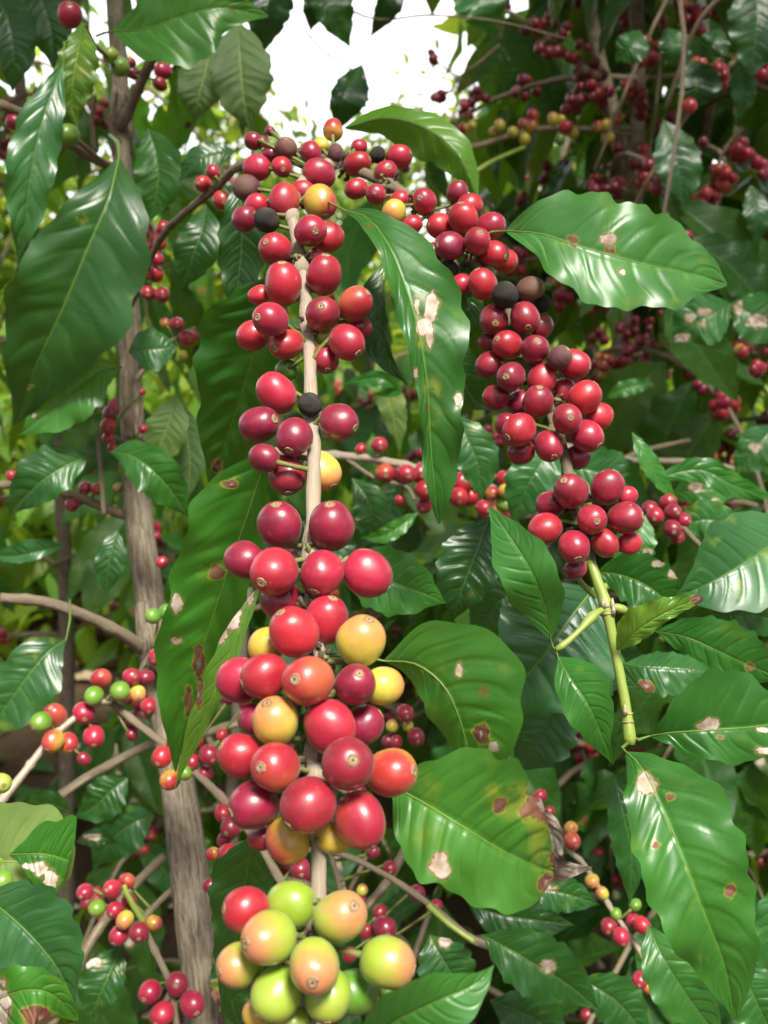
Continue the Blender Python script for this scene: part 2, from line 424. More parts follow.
CH = {}
CHAX = (1.06, 1.11, 1.16, 1.09, 1.13, 1.07)
for s_ in range(6):
    vs, fs, ax = cherry_arrays(s_, axis=CHAX[s_])
    for k in CM:
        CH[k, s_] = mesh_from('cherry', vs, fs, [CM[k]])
def navel_mesh():
    vs, fs, mi = [], [], []
    prof = [(0.235, 1.045), (0.225, 1.075), (0.19, 1.09), (0.165, 1.082), (0.10, 1.080), (0.06, 1.088), (0.03, 1.074), (0.0, 1.072)]
    n = 20
    for r, z in prof:
        for j in range(n):
            a = 2 * np.pi * j / n
            k = 1 + 0.07 * math.sin(3 * a + 1) + 0.05 * math.sin(5 * a)
            vs.append((r * k * math.cos(a), r * k * math.sin(a), z))
    for i in range(len(prof) - 1):
        for j in range(n):
            a = i * n + j; b = i * n + (j + 1) % n
            fs.append((a, b, b + n, a + n)); mi.append(1 if i >= 5 or i in (2,) else 0)
    return mesh_from('navel', vs, fs, [NAVEL, NAVEL_PIT], None, mi)
NAV = {}
_nm = navel_mesh()
for s_ in range(6):
    m2 = _nm.copy()
    dz = CHAX[s_] - 1.035 - 0.05
    for v in m2.vertices: v.co.z += dz
    NAV[s_] = m2

CH_LABEL = {'D': 'dark purplish red cherry', 'O': 'orange red cherry turning ripe', 'Y': 'yellow cherry with orange blush', 'P': 'peach and lime half ripe cherry',
            'G': 'lime green unripe cherry', 'E': 'green unripe cherry', 'B': 'black dried cherry', 'N': 'brown overripe cherry'}

def orient(zdir, spin=0.0):
    z = unit(np.asarray(zdir, dtype=float))
    ref = V(0, 0, 1) if abs(z[2]) < 0.9 else V(1, 0, 0)
    x = unit(np.cross(ref, z)); y = np.cross(z, x)
    M = Matrix(((x[0], y[0], z[0]), (x[1], y[1], z[1]), (x[2], y[2], z[2])))
    return (M @ Matrix.Rotation(spin, 3, 'Z')).to_quaternion()

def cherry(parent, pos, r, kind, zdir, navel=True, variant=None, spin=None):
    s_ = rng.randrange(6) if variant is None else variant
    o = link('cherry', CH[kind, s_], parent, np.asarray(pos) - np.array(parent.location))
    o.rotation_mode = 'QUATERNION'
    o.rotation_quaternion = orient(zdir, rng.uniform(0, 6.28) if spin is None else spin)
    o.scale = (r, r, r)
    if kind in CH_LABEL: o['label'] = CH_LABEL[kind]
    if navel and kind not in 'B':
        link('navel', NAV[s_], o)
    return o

def settle(items, iters=60):
    """items: list of dict(px,py,r_px,d,z) - slide overlapping cherries along their own sight lines, front ones forward"""
    n = len(items)
    for _ in range(iters):
        moved = False
        for i in range(n):
            for j in range(i + 1, n):
                a, b = items[i], items[j]
                if abs(a['px'] - b['px']) + abs(a['py'] - b['py']) > 120: continue
                pa, pb = P(a['px'], a['py'], a['d']), P(b['px'], b['py'], b['d'])
                need = (a['r'] * a['d'] + b['r'] * b['d']) / F * 0.97
                dv = pa - pb; dist = np.linalg.norm(dv)
                if dist >= need: continue
                lat2 = dist ** 2 - (a['d'] - b['d']) ** 2
                sep = math.sqrt(max(need ** 2 - lat2, 0))
                front, back = (a, b) if (a['z'], -a['d']) > (b['z'], -b['d']) else (b, a)
                push = sep - (back['d'] - front['d'])
                if push > 1e-5:
                    front['d'] -= push * 0.35; back['d'] += push * 0.35
                    moved = True
        if not moved: break

def hang_cherries(parent, rows, depth, stem_path, stem_mb, navel=True, stalk=True, mi=1):
    """rows: (px,py,r_px,kind,nx,ny,z)"""
    items = []
    for r in rows:
        px, py, rp, kind = r[:4]
        nx, ny = (r[4], r[5]) if len(r) > 5 else (None, None)
        z = r[6] if len(r) > 6 else (0.0 if nx is not None else -0.3)
        d0 = depth(px, py)
        items.append(dict(px=px, py=py, r=rp, d=d0 - 0.0045 * z - 0.002, z=z, kind=kind, nx=nx, ny=ny))
    settle(items)
    sp = np.asarray(stem_path)
    for it in items:
        p = P(it['px'], it['py'], it['d']); r = it['r'] * it['d'] / F
        k = np.argmin(((sp - p) ** 2).sum(1)); q = sp[k]
        if it['nx'] is not None:
            nn = it['nx'] ** 2 + it['ny'] ** 2
            nz = math.sqrt(max(0.0, 1 - min(nn, 1)))
            zd = RIGHT * it['nx'] - UP * it['ny'] - FWD * nz
        else:
            zd = unit(p - q) + 0.5 * FWD + 0.25 * nrg.normal(size=3)
        cherry(parent, p, r / 1.055, it['kind'], zd, navel)
        if stalk and np.linalg.norm(p - q) < 0.05:
            zz = unit(zd)
            end = p - zz * r * 0.95
            mid = (q + end) / 2 + zz * -0.001
            stem_mb.tube(spline([q, mid, end], 5), [0.0011, 0.0009, 0.0008, 0.0008, 0.0010], 6, mi)
    return items

# ------------------------------------------------------------------ leaves
PROF_T = [0, .03, .07, .15, .3, .45, .6, .75, .86, .92, .96, 1.0]
PROF_W = [.015, .10, .26, .56, .90, 1.0, .93, .68, .36, .17, .075, .004]

def prof(t): return np.interp(t, PROF_T, PROF_W)
def smooth_prof(tt, w):
    k = np.array([1, 2, 3, 2, 1]) / 9
    ww = np.convolve(np.pad(w, 2, mode='edge'), k, 'valid')
    ww[0] = w[0]; ww[-1] = w[-1]
    return ww

def leaf(parent, mid, wl, wr, aL=0.0, aR=0.0, mat=None, wave=0.10, wf=4.0, quilt=0.05, dead=(), burn=(), yellow=(), seed=0,
         tint=(1, 1, 1), petiole=None, curl=0.0, name='leaf', label=None, nu=56, nv=11):
    """mid: [(px,py,d)...] base to tip; wl/wr half widths in pixels to the left/right of travel (number or outline list);
    aL/aR tilt of each half towards the viewer in degrees"""
    r_ = np.random.default_rng(seed + 100)
    mids = spline(mid, nu)
    d = mids[:, 2]
    t = np.linspace(0, 1, nu)
    tan = np.gradient(mids[:, :2], axis=0); tan /= np.linalg.norm(tan, axis=1)[:, None] + 1e-9
    k5 = np.ones(7) / 7
    tan = np.stack([np.convolve(np.pad(tan[:, c], 3, mode='edge'), k5, 'valid') for c in (0, 1)], 1)
    tan /= np.linalg.norm(tan, axis=1)[:, None] + 1e-9
    perp = np.stack([tan[:, 1], -tan[:, 0]], 1)          # left of travel (image y points down)
    def widths(w):
        if np.isscalar(w): base = prof(t) * w
        else: base = np.interp(t, np.linspace(0, 1, len(w)), w)
        return smooth_prof(t, base)
    ph = r_.random(4) * 6.28
    edge = 1 + 0.05 * np.sin(2 * np.pi * wf * 1.6 * t + ph[0]) + 0.03 * np.sin(2 * np.pi * wf * 3.1 * t + ph[1])
    WL = widths(wl) * edge
    WR = widths(wr) * (1 + 0.05 * np.sin(2 * np.pi * wf * 1.5 * t + ph[2]) + 0.03 * np.sin(2 * np.pi * wf * 2.9 * t + ph[3]))
    vv = np.linspace(-1, 1, 2 * nv + 1)
    verts = np.zeros((nu, len(vv), 3)); uv = np.zeros((nu, len(vv), 2)); img = np.zeros((nu, len(vv), 2))
    wmax = max(WL.max(), WR.max())
    ra, rb = r_.random(2) * 6.28
    for j, v in enumerate(vv):
        left = v < 0; a = abs(v)
        W = WL if left else WR
        ang = math.radians(aL if left else aR)
        sgn = 1.0 if left else -1.0
        xy = mids[:, :2] + perp * (sgn * a * W)[:, None]
        depth_px = -a * W * math.tan(ang) - curl * a * a * W
        wv = np.sin(2 * np.pi * wf * t * (1.0 if left else 1.13) + (ra if left else rb))
        wv2 = np.sin(2 * np.pi * wf * 0.47 * t + (rb if left else ra))
        depth_px = depth_px + 1.35 * wave * wmax * (a ** 2.2) * (wv + 0.6 * wv2) * np.sin(np.pi * np.clip(t, 0, 1)) ** 0.5
        # tissue bulging between the side veins
        phs = 9.0 * (t + 0.035 * np.sin(t * 9 + ra) + 0.02 * np.sin(t * 23 + rb) - 0.17 * a ** 1.35) + (0.42 if not left else 0.0)
        depth_px = depth_px - 0.95 * quilt * wmax * np.abs(np.sin(np.pi * (phs - 0.5))) * (np.sin(np.pi * min(a, 1) ** 0.8)) * np.sin(np.pi * t) ** 0.6
        dd = d + depth_px * d / F
        verts[:, j] = CAM + FWD * dd[:, None] + RIGHT * ((xy[:, 0] - 384) / F * dd)[:, None] - UP * ((xy[:, 1] - 512) / F * dd)[:, None]
        uv[:, j, 0] = t; uv[:, j, 1] = 0.5 + 0.5 * v
        img[:, j] = xy
    scar = np.zeros((nu * len(vv), 3)); im = img.reshape(-1, 2)
    for ch, lst in ((0, dead), (1, burn), (2, yellow)):
        for q in lst:
            x, y, rx = q[:3]; ry = q[3] if len(q) > 3 else rx
            dist = np.sqrt(((im[:, 0] - x) / rx) ** 2 + ((im[:, 1] - y) / ry) ** 2)
            scar[:, ch] = np.maximum(scar[:, ch], np.clip(1.15 - 0.92 * dist, 0, 1.2) * (dist < 1.3))
    org = verts[0, nv]
    vl = (verts.reshape(-1, 3) - org)
    ncol = len(vv)
    f = []
    for i in range(nu - 1):
        for j in range(ncol - 1):
            a = i * ncol + j
            f.append((a, a + 1, a + ncol + 1, a + ncol))
    mi = [0] * len(f); uvl = uv.reshape(-1, 2)
    # raised midrib and petiole in the same mesh
    mb = MB()
    rib = verts[:, nv] - org
    path = rib[::3]
    rad = np.interp(np.linspace(0, 1, len(path)), [0, .7, 1], [1, .5, .12]) * (wmax * d.mean() / F) * 0.017
    if petiole is not None:
        pp = np.array([P(*q) for q in petiole] ) - org
        full = np.vstack([pp, path[1:] if np.linalg.norm(pp[-1] - path[0]) < 1e-4 else path])
        pr = np.concatenate([np.full(len(full) - len(path), rad[0] * 1.7), rad])[-len(full):] if len(full) >= len(path) else rad
        path, rad = full, pr
    mb.tube(path, rad, 6)
    nb = len(vl)
    vl = np.vstack([vl] + mb.v)
    f2 = f + [tuple(x + nb for x in q) for q in mb.f]
    mi = mi + [1] * len(mb.f)
    uvl = np.vstack([uvl] + mb.uv)
    me = mesh_from('leaf', vl, f2, [mat or LEAF_FRESH, MIDRIB], uvl, mi)
    sa = np.zeros((len(vl), 3)); sa[:nb] = scar
    set_attr(me, 'scar', sa)
    o = link(name, me, parent, org - np.array(parent.location))
    o.color = (*tint, 1)
    if label: o['label'] = label
    return o

def gen_leaf_arrays(seed, nu=14, nv=3, droop=0.35, fold=0.25, wave=0.05):
    """generic leaf along +Y, length 1, normal +Z"""
    r_ = np.random.default_rng(seed)
    t = np.linspace(0, 1, nu); w = smooth_prof(t, prof(t)) * r_.uniform(0.17, 0.225)
    vv = np.linspace(-1, 1, 2 * nv + 1)
    ph = r_.random(4) * 6.28; fq = r_.uniform(2.5, 4.5); bend = r_.uniform(-0.12, 0.12); tw = r_.uniform(-0.5, 0.5)
    vs, uv = [], []
    for i in range(nu):
        s = t[i]
        ang = droop * 1.7 * s
        y = (math.sin(ang) / (droop * 1.7)) if droop > 0.02 else s
        z = -(1 - math.cos(ang)) / (droop * 1.7) if droop > 0.02 else 0
        for v in vv:
            a = abs(v)
            wv = wave * a * a * math.sin(2 * np.pi * fq * s + ph[0 if v < 0 else 1]) * math.sin(np.pi * s)
            x = v * w[i] * (1 + 0.05 * math.sin(2 * np.pi * fq * 1.7 * s + ph[2]))
            zz = z + fold * a * w[i] + wv + x * tw * s
            vs.append((x + bend * math.sin(np.pi * s), y, zz)); uv.append((s, 0.5 + 0.5 * v))
    nc = len(vv); fs = []
    for i in range(nu - 1):
        for j in range(nc - 1):
            a = i * nc + j; fs.append((a, a + 1, a + nc + 1, a + nc))
    return np.array(vs), np.array(fs), np.array(uv)

GEN, GEN_ARR, LOW_ARR = [], [], []
for s_ in range(12):
    r_ = np.random.default_rng(50 + s_)
    dr, fo, wa = r_.uniform(0.15, 0.75), r_.uniform(0.05, 0.5), r_.uniform(0.02, 0.06)
    vs, fs, uv = gen_leaf_arrays(s_, 30, 6, dr, fo, wa)
    me = mesh_from('leaf', vs, fs, [LEAF_BACK], uv)
    sa = np.zeros((len(vs), 3))
    for q in range(int(r_.random() < .35)):
        cu, cv, rr = r_.uniform(.2, .9), r_.uniform(.1, .9), r_.uniform(.02, .06)
        dist = np.hypot((uv[:, 0] - cu), (uv[:, 1] - cv) * 0.4) / rr
        sa[:, 0 if r_.random() < .6 else 1] = np.maximum(sa[:, 0], np.clip(1.25 - 0.8 * dist, 0, 1.2))
    set_attr(me, 'scar', sa)
    GEN.append(me)
    LOW_ARR.append(gen_leaf_arrays(s_, 8, 1, dr, fo, wa))

def frame(dirv, up):
    y = unit(dirv); x = unit(np.cross(y, up)); z = np.cross(x, y)
    return np.stack([x, y, z], 1)

def put_leaf(parent, pos, R, s, variant, tint, mat=None):
    o = link('leaf', GEN[variant], parent)
    M = Matrix(R.tolist()).to_4x4()
    o.rotation_mode = 'QUATERNION'
    o.rotation_quaternion = M.to_quaternion()
    o.location = np.asarray(pos) - np.array(parent.location)
    o.scale = (s, s, s)
    o.color = (*tint, 1)
    return o

def merge_leaves(name, parent, items, mat, arrs=None):
    """items: (pos, R, s, variant, tint) joined into one mesh"""
    arrs = arrs or LOW_ARR
    vs, fs, uvs, tn = [], [], [], []
    n = 0
    org = V(0, 0, 0) if parent is None else np.array(parent.location)
    for pos, R, s, k, tint in items:
        v, f, uv = arrs[k]
        vs.append(v @ R.T * s + pos - org); fs.append(f + n); uvs.append(uv)
        tn.append(np.tile(np.asarray(tint), (len(v), 1))); n += len(v)
    me = mesh_from(name, np.vstack(vs), np.vstack(fs), [mat], np.vstack(uvs))
    set_attr(me, 'tint', np.vstack(tn))
    return link(name, me, parent)

LOWC = cherry_arrays(5, low=True)
def merge_cherries(name, parent, items):
    kinds = sorted(set(i[2] for i in items))
    vs, fs, mi = [], [], []; n = 0
    org = np.array(parent.location)
    for pos, r, k in items:
        v, f, _ = LOWC
        vs.append(v * r + pos - org); fs.append(f + n); mi += [kinds.index(k)] * len(f); n += len(v)
    me = mesh_from(name, np.vstack(vs), np.vstack(fs), [CM[k] for k in kinds], None, mi)
    return link(name, me, parent)

def rtint(lo=0.75, hi=1.2):
    g = rng.uniform(lo, hi); w = rng.uniform(-0.12, 0.18)
    return (g * (1 + w * 1.6), g, g * (1 - w))

# ------------------------------------------------------------------ ground
def ground_z(x, y):
    h = np.clip(y - 4.0, 0, 60)
    return 0.07 * h + 0.03 * np.sin(x * 1.7) * np.cos(y * 1.3) + 0.02 * np.sin(x * 5.1 + y * 4.3)

gx = np.concatenate([np.linspace(-200, -12, 20), np.linspace(-10, 10, 90), np.linspace(12, 200, 20)])
gy = np.concatenate([np.linspace(-60, -3, 12), np.linspace(-2, 14, 90), np.linspace(15, 300, 50)])
X, Y = np.meshgrid(gx, gy)
gv = np.stack([X, Y, ground_z(X, Y)], -1).reshape(-1, 3)
ng = len(gx)
gf = np.array([(i * ng + j, i * ng + j + 1, (i + 1) * ng + j + 1, (i + 1) * ng + j) for i in range(len(gy) - 1) for j in range(ng - 1)])
g = link('ground', mesh_from('ground', gv, gf, [SOIL])); g['kind'] = 'structure'
# fallen leaves
vs, fs = [], []; n = 0
lit = []
for i in range(2600):
    x, y = rng.uniform(-4, 3.5), rng.uniform(1.0, 9)
    a = rng.uniform(0, 6.28)
    R = frame(V(math.cos(a), math.sin(a), rng.uniform(-.2, .3)), V(rng.uniform(-.4, .4), rng.uniform(-.4, .4), 1))
    v, f, _ = LOW_ARR[rng.randrange(12)]
    vs.append(v @ R.T * rng.uniform(.07, .15) + V(x, y, float(ground_z(x, y)) + 0.012)); fs.append(f + n); n += len(v)
lo = link('leaf_litter', mesh_from('leaf_litter', np.vstack(vs), np.vstack(fs), [DRY_LEAF]))
lo['kind'] = 'stuff'; lo['label'] = 'dry brown fallen leaves scattered over the soil'; lo['category'] = 'leaf litter'
# low weeds
items = []
for i in range(3800):
    x, y = rng.uniform(-4, 3.5), rng.uniform(1.6, 9)
    if math.sin(x * 2.1 + 1) * math.cos(y * 1.6) < -0.1: continue
    a = rng.uniform(0, 6.28)
    R = frame(V(math.cos(a), math.sin(a), rng.uniform(.2, 1.2)), V(0, 0, 1) + 0.3 * nrg.normal(size=3))
    items.append((V(x, y, float(ground_z(x, y)) + 0.01), R, rng.uniform(.05, .13), rng.randrange(12), rtint(1.3, 2.6)))
w = merge_leaves('weeds', None, items, LEAF_MASS)
w['kind'] = 'stuff'; w['label'] = 'low green weeds covering the plantation soil'; w['category'] = 'weeds'

# ------------------------------------------------------------------ background shrubs
NEAR_CLEAR = 0.66
gap_rng = random.Random(77)
def in_gap(px, py):
    for cx, cy, rx, ry in ((625, 322, 50, 32), (165, 320, 26, 55), (60, 450, 46, 28), (75, 585, 62, 30), (440, 250, 40, 50)):
        if ((px - cx) / rx) ** 2 + ((py - cy) / ry) ** 2 < 1: return gap_rng.random() < 0.6
    return ((px - 365) / 90) ** 2 + ((py - 40) / 104) ** 2 < 1

def shrub(name, label, base, H, seed, bl=0.7, trunk_r=0.016, z0=0.25, trunk_pts=None, nleaf=95, ncherry=95, fruit=0.55, kinds='RRDDDRRT', level=0.115,
          leaf_s=(0.10, 0.16), group='coffee trees of the plantation', clear=NEAR_CLEAR, keep=None, gapfn=in_gap, root=None, dark=1.0, node=0.05):
    r = random.Random(seed)
    bx, by = base; bz = float(ground_z(bx, by))
    if root is None: root = thing(name, label, 'tree', (bx, by, bz), group)
    if trunk_pts is None:
        trunk_pts = [V(bx, by, bz - 0.05)] + [V(bx + r.uniform(-.04, .04), by + r.uniform(-.04, .04), bz + H * f) for f in (.3, .55, .8, 1.0)]
        tp = spline(trunk_pts, 26)
        mb = MB(); mb.tube(tp, np.linspace(trunk_r, trunk_r * 0.35, 26), 12, 0, 0.05, seed)
        mb.build('trunk', [BARK], root)
    else:
        tp = np.asarray(trunk_pts)
    zs = tp[:, 2]
    leaves, cherries = [], []
    z = bz + H * z0; az = r.uniform(0, 3.14)
    nb = 0
    while z < bz + H * 0.99:
        fr = (z - bz) / H
        c = V(np.interp(z, zs, tp[:, 0]), np.interp(z, zs, tp[:, 1]), z)
        for s in (0, math.pi):
            a = az + s + r.uniform(-.25, .25)
            hd = V(math.cos(a), math.sin(a), 0)
            L = bl * min(1.0, 0.25 + 1.5 * (1 - fr)) * r.uniform(.75, 1.1)
            rise, sag = r.uniform(.15, .5), r.uniform(.5, 1.0)
            side = V(-math.sin(a), math.cos(a), 0)
            k = max(6, int(L / node))
            pts = []
            for i in range(k + 1):
                q = L * i / k
                pts.append(c + hd * q * (1 - 0.15 * q / L) + V(0, 0, rise * q - sag * q * q / max(L, .3)) + side * 0.03 * math.sin(q * 9 + a))
            pts = np.array(pts)
            if keep is not None:
                ok = [keep(p) for p in pts]
                if not ok[0]: continue
                if not all(ok): pts = pts[:ok.index(False)]
                if len(pts) < 3: continue
            else:
                dmin = 0
                for i, p in enumerate(pts):
                    px, py, d = proj(p)
                    if -0.1 < d < clear and -120 < px < 890 and -120 < py < 1150: dmin = i; break
                    if d > 0 and gapfn(px, py) and i > 2: dmin = i; break
                if dmin: pts = pts[:dmin]
                if len(pts) < 3: continue
            mb = MB(); mb.tube(pts, np.linspace(0.0042, 0.0016, len(pts)), 7, 0, 0.05, seed)
            mb.build('branch', [TWIG], root); nb += 1
            tg = np.gradient(pts, axis=0)
            for i in range(1, len(pts)):
                tdir = unit(tg[i]); fi = i / k
                if fi > 0.22 and r.random() < 0.93:
                    for sg in (-1, 1):
                        if r.random() < 0.12: continue
                        dv = 0.45 * tdir + sg * 0.75 * side + V(0, 0, r.uniform(-1.05, 0.05)) + V(r.uniform(-.25, .25), r.uniform(-.25, .25), 0)
                        upv = V(r.uniform(-.5, .5), r.uniform(-.5, .5), 1) + 0.5 * hd
                        R = frame(dv, upv)
                        s_ = r.uniform(*leaf_s) * (0.75 if fi > .9 else 1)
                        g_ = r.uniform(.75, 1.2) * dark; w_ = r.uniform(-.12, .2)
                        leaves.append((pts[i] + unit(dv) * 0.008, R, s_, r.randrange(12), (g_ * (1 + w_ * 1.6), g_, g_ * (1 - w_))))
                if 0.12 < fi < 0.85 and r.random() < fruit:
                    m = r.randint(4, 11)
                    bias = r.choice(kinds)
                    for _ in range(m):
                        rr = r.uniform(.0062, .0075)
                        th = r.uniform(0, 6.28)
                        nrm = V(0, 0, 1) * math.cos(th) + unit(np.cross(tdir, V(0, 0, 1))) * math.sin(th)
                        kk = bias if r.random() < .7 else r.choice(kinds)
                        cherries.append((pts[i] + nrm * r.uniform(.008, .017) + tdir * r.uniform(-.013, .013), rr, kk))
        z += level * r.uniform(.85, 1.15); az += 1.57 + r.uniform(-.3, .3)
    def score(p, s):
        px, py, d = proj(p)
        if d < 0.05 or not (-30 < px < 798 and -30 < py < 1054): return -1
        return s / d
    def allowed(p, s):
        mid = p
        px, py, d = proj(mid)
        if keep is None:
            if -0.2 < d < clear + s and -150 < px < 920 and -150 < py < 1180: return False
            if d > 0 and gapfn(px, py + 25) and r.random() < 0.95: return False
            if 470 < px < 800 and -40 < py < 345 and d < 1.34 and r.random() < (.88 if py < 220 else .6): return False
        elif not keep(mid): return False
        return True
    leaves = [l for l in leaves if allowed(l[0], l[2] * 0.6)]
    cherries = [c for c in cherries if allowed(c[0], .01)]
    leaves.sort(key=lambda l: -score(l[0], l[2])); cherries.sort(key=lambda c: -score(c[0], c[1]))
    na = sum(1 for l in leaves if score(l[0], l[2]) > 0); nc = sum(1 for c in cherries if score(c[0], c[1]) > 0)
    na, nc = min(na, nleaf), min(nc, ncherry)
    for l in leaves[:na]: put_leaf(root, *l)
    if len(leaves) > na:
        f = merge_leaves('foliage', root, leaves[na:], LEAF_MASS); f['kind'] = 'stuff'
    for c in cherries[:nc]:
        o = cherry(root, c[0], c[1], c[2], nrg.normal(size=3), False)
    if len(cherries) > nc:
        f = merge_cherries('cherry_mass', root, cherries[nc:]); f['kind'] = 'stuff'
    return root

def at(px, d): return ((px - 384) / F * d, d)

TREE_UR = shrub('coffee_tree', 'tall coffee tree dense with dark red cherries, its thin trunk rising at the upper right', at(618, 1.35), 2.45, 21, bl=.62, fruit=.85, kinds='DDDRDRDT')
shrub('coffee_tree', 'coffee tree with a bare grey trunk behind the white scarred leaves at right', at(716, 1.55), 2.1, 22, bl=.7, fruit=.7, kinds='RRDTRDOE')
shrub('coffee_tree', 'coffee tree behind the forked grey trunk at far left, its bright leaves against the light', at(30, 1.7), 2.5, 23, bl=.75, fruit=.35, kinds='RRDT')
shrub('coffee_tree', 'low coffee tree far behind the top of the central hanging fruit branch', at(265, 2.4), 1.45, 24, bl=.8, fruit=.4)
shrub('coffee_tree', 'coffee tree in deep shade behind the large drooping scarred leaf', at(470, 2.0), 1.5, 25, bl=.75, fruit=.5)
shrub('coffee_tree', 'coffee tree behind the broad upper right leaf, carrying small orange and red fruit', at(570, 2.7), 2.0, 26, bl=.9, fruit=.5, kinds='RROTEYD')
TREE_R = shrub('coffee_tree', 'dark coffee tree at the right edge under the canopy with hanging leaves', at(860, 1.25), 2.4, 27, bl=.6, fruit=.5, kinds='RRDT')
shrub('coffee_tree', 'short dark coffee bush filling the lower right under the glossy leaves', at(560, 1.15), .98, 28, bl=.62, z0=.1, fruit=.25, kinds='RDOE', level=.085)
shrub('coffee_tree', 'short dark coffee bush low at right, behind the long scarred leaf', at(820, 1.0), 1.0, 29, bl=.5, z0=.1, fruit=.2, kinds='RDOE', level=.085)
shrub('coffee_tree', 'small shaded coffee bush low behind the grey trunk, beside the bare soil', at(250, 1.25), .85, 30, bl=.5, z0=.15, fruit=.4, kinds='RDDT', level=.09)

# far bushes on the slope: one mass
items = []
r = random.Random(5)
for b in range(120):
    y = r.choice([r.uniform(3.4, 7), r.uniform(5, 26)]); x = r.uniform(-0.6, 0.6) * y
    h = r.uniform(.7, 1.3) if y < 6 else r.uniform(1.2, 2.2); w = r.uniform(.5, .9)
    for i in range(int(380 if y < 12 else 240)):
        q = nrg.normal(size=3); q = unit(q) * r.uniform(.55, 1.0)
        p = V(x + q[0] * w, y + q[1] * w, float(ground_z(x, y)) + h * .5 + q[2] * h * .5)
        px, py, d = proj(p)
        if in_gap(px, py) and r.random() < .8: continue
        R = frame(q * V(1, 1, .3) + V(0, 0, -.5) + 0.4 * nrg.normal(size=3), V(0, 0, 1) + .5 * nrg.normal(size=3))
        items.append((p, R, r.uniform(.12, .2) * (1 if y < 12 else 1.6), r.randrange(12), rtint(.7, 1.4)))
def lacy_tree(label, x, y, zc, rad, n, seed, size=(.07, .13), hollow=.3):
    r = random.Random(seed); gz = float(ground_z(x, y))
    root = thing('shade_tree', label, 'tree', (x, y, gz), 'sunlit trees beyond the plantation rows')
    mb = MB()
    top = V(x + .1, y, zc + rad * .5)
    tp = spline([V(x, y, gz - .05), V(x + .05, y, (gz + zc) / 2), top], 14)
    mb.tube(tp, np.linspace(.045, .012, 14), 10, 0, .05, seed)
    its = []
    for k in range(16):
        u_ = unit(nrg.normal(size=3)) * V(1, 1, .75)
        st = tp[r.randrange(6, 13)]; en = V(x, y, zc) + u_ * rad * r.uniform(.7, 1.0)
        lp = spline([st, (st + en) / 2 + V(0, 0, .1 * rad), en], 9)
        mb.tube(lp, np.linspace(.012, .003, 9), 6, 0, .05, k)
        for i in range(n // 16):
            b = lp[r.randrange(2, 9)] + nrg.normal(size=3) * rad * .16
            if proj(b)[2] > 0 and in_gap(proj(b)[0], proj(b)[1]) and r.random() < hollow: continue
            dv = unit(u_) + nrg.normal(size=3) * .6 + V(0, 0, -.5)
            its.append((b, frame(dv, V(0, 0, 1) + .5 * nrg.normal(size=3)), r.uniform(*size), r.randrange(12), rtint(.4, 1.5)))
    mb.build('trunk', [BARK], root)
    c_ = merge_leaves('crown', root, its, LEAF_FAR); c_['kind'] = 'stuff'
lacy_tree('airy lime green tree in full sun behind the big leaf at far left', -2.0, 5.0, 2.05, 1.15, 2100, 201)
lacy_tree('sunlit yellow green tree behind the top of the left fruit branch', -0.85, 6.2, 1.95, 0.95, 1900, 202, hollow=.75)
lacy_tree('bright green tree behind the yellow and orange cherry twig', 0.75, 5.6, 1.75, 0.75, 1500, 203, hollow=.8)
lacy_tree('pale distant tree whose thin crown shows inside the bright sky gap', 0.1, 13.0, 3.4, 1.3, 900, 204, size=(.14, .22), hollow=.45)
lacy_tree('sunlit leafy tree low behind the grey trunk at left', -1.35, 4.2, 1.0, 0.7, 1500, 205)
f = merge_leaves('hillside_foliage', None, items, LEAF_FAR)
f['kind'] = 'stuff'; f['label'] = 'sunlit blurred coffee bushes covering the slope far behind'; f['category'] = 'foliage'

# ================================================================== FRONT LEFT FRUITING BRANCH
def dL(px, py): return float(np.interp(py, [110, 170, 220, 300, 350, 420, 530, 600, 680, 800, 960, 1040], [.48, .46, .42, .392, .38, .35, .308, .295, .283, .27, .258, .252]))
GRP_FRONT = 'fruiting coffee branches hanging in front'

def P3(lst, dfn, add=0.0): return [P(x, y, dfn(x, y) + add) for x, y in lst]

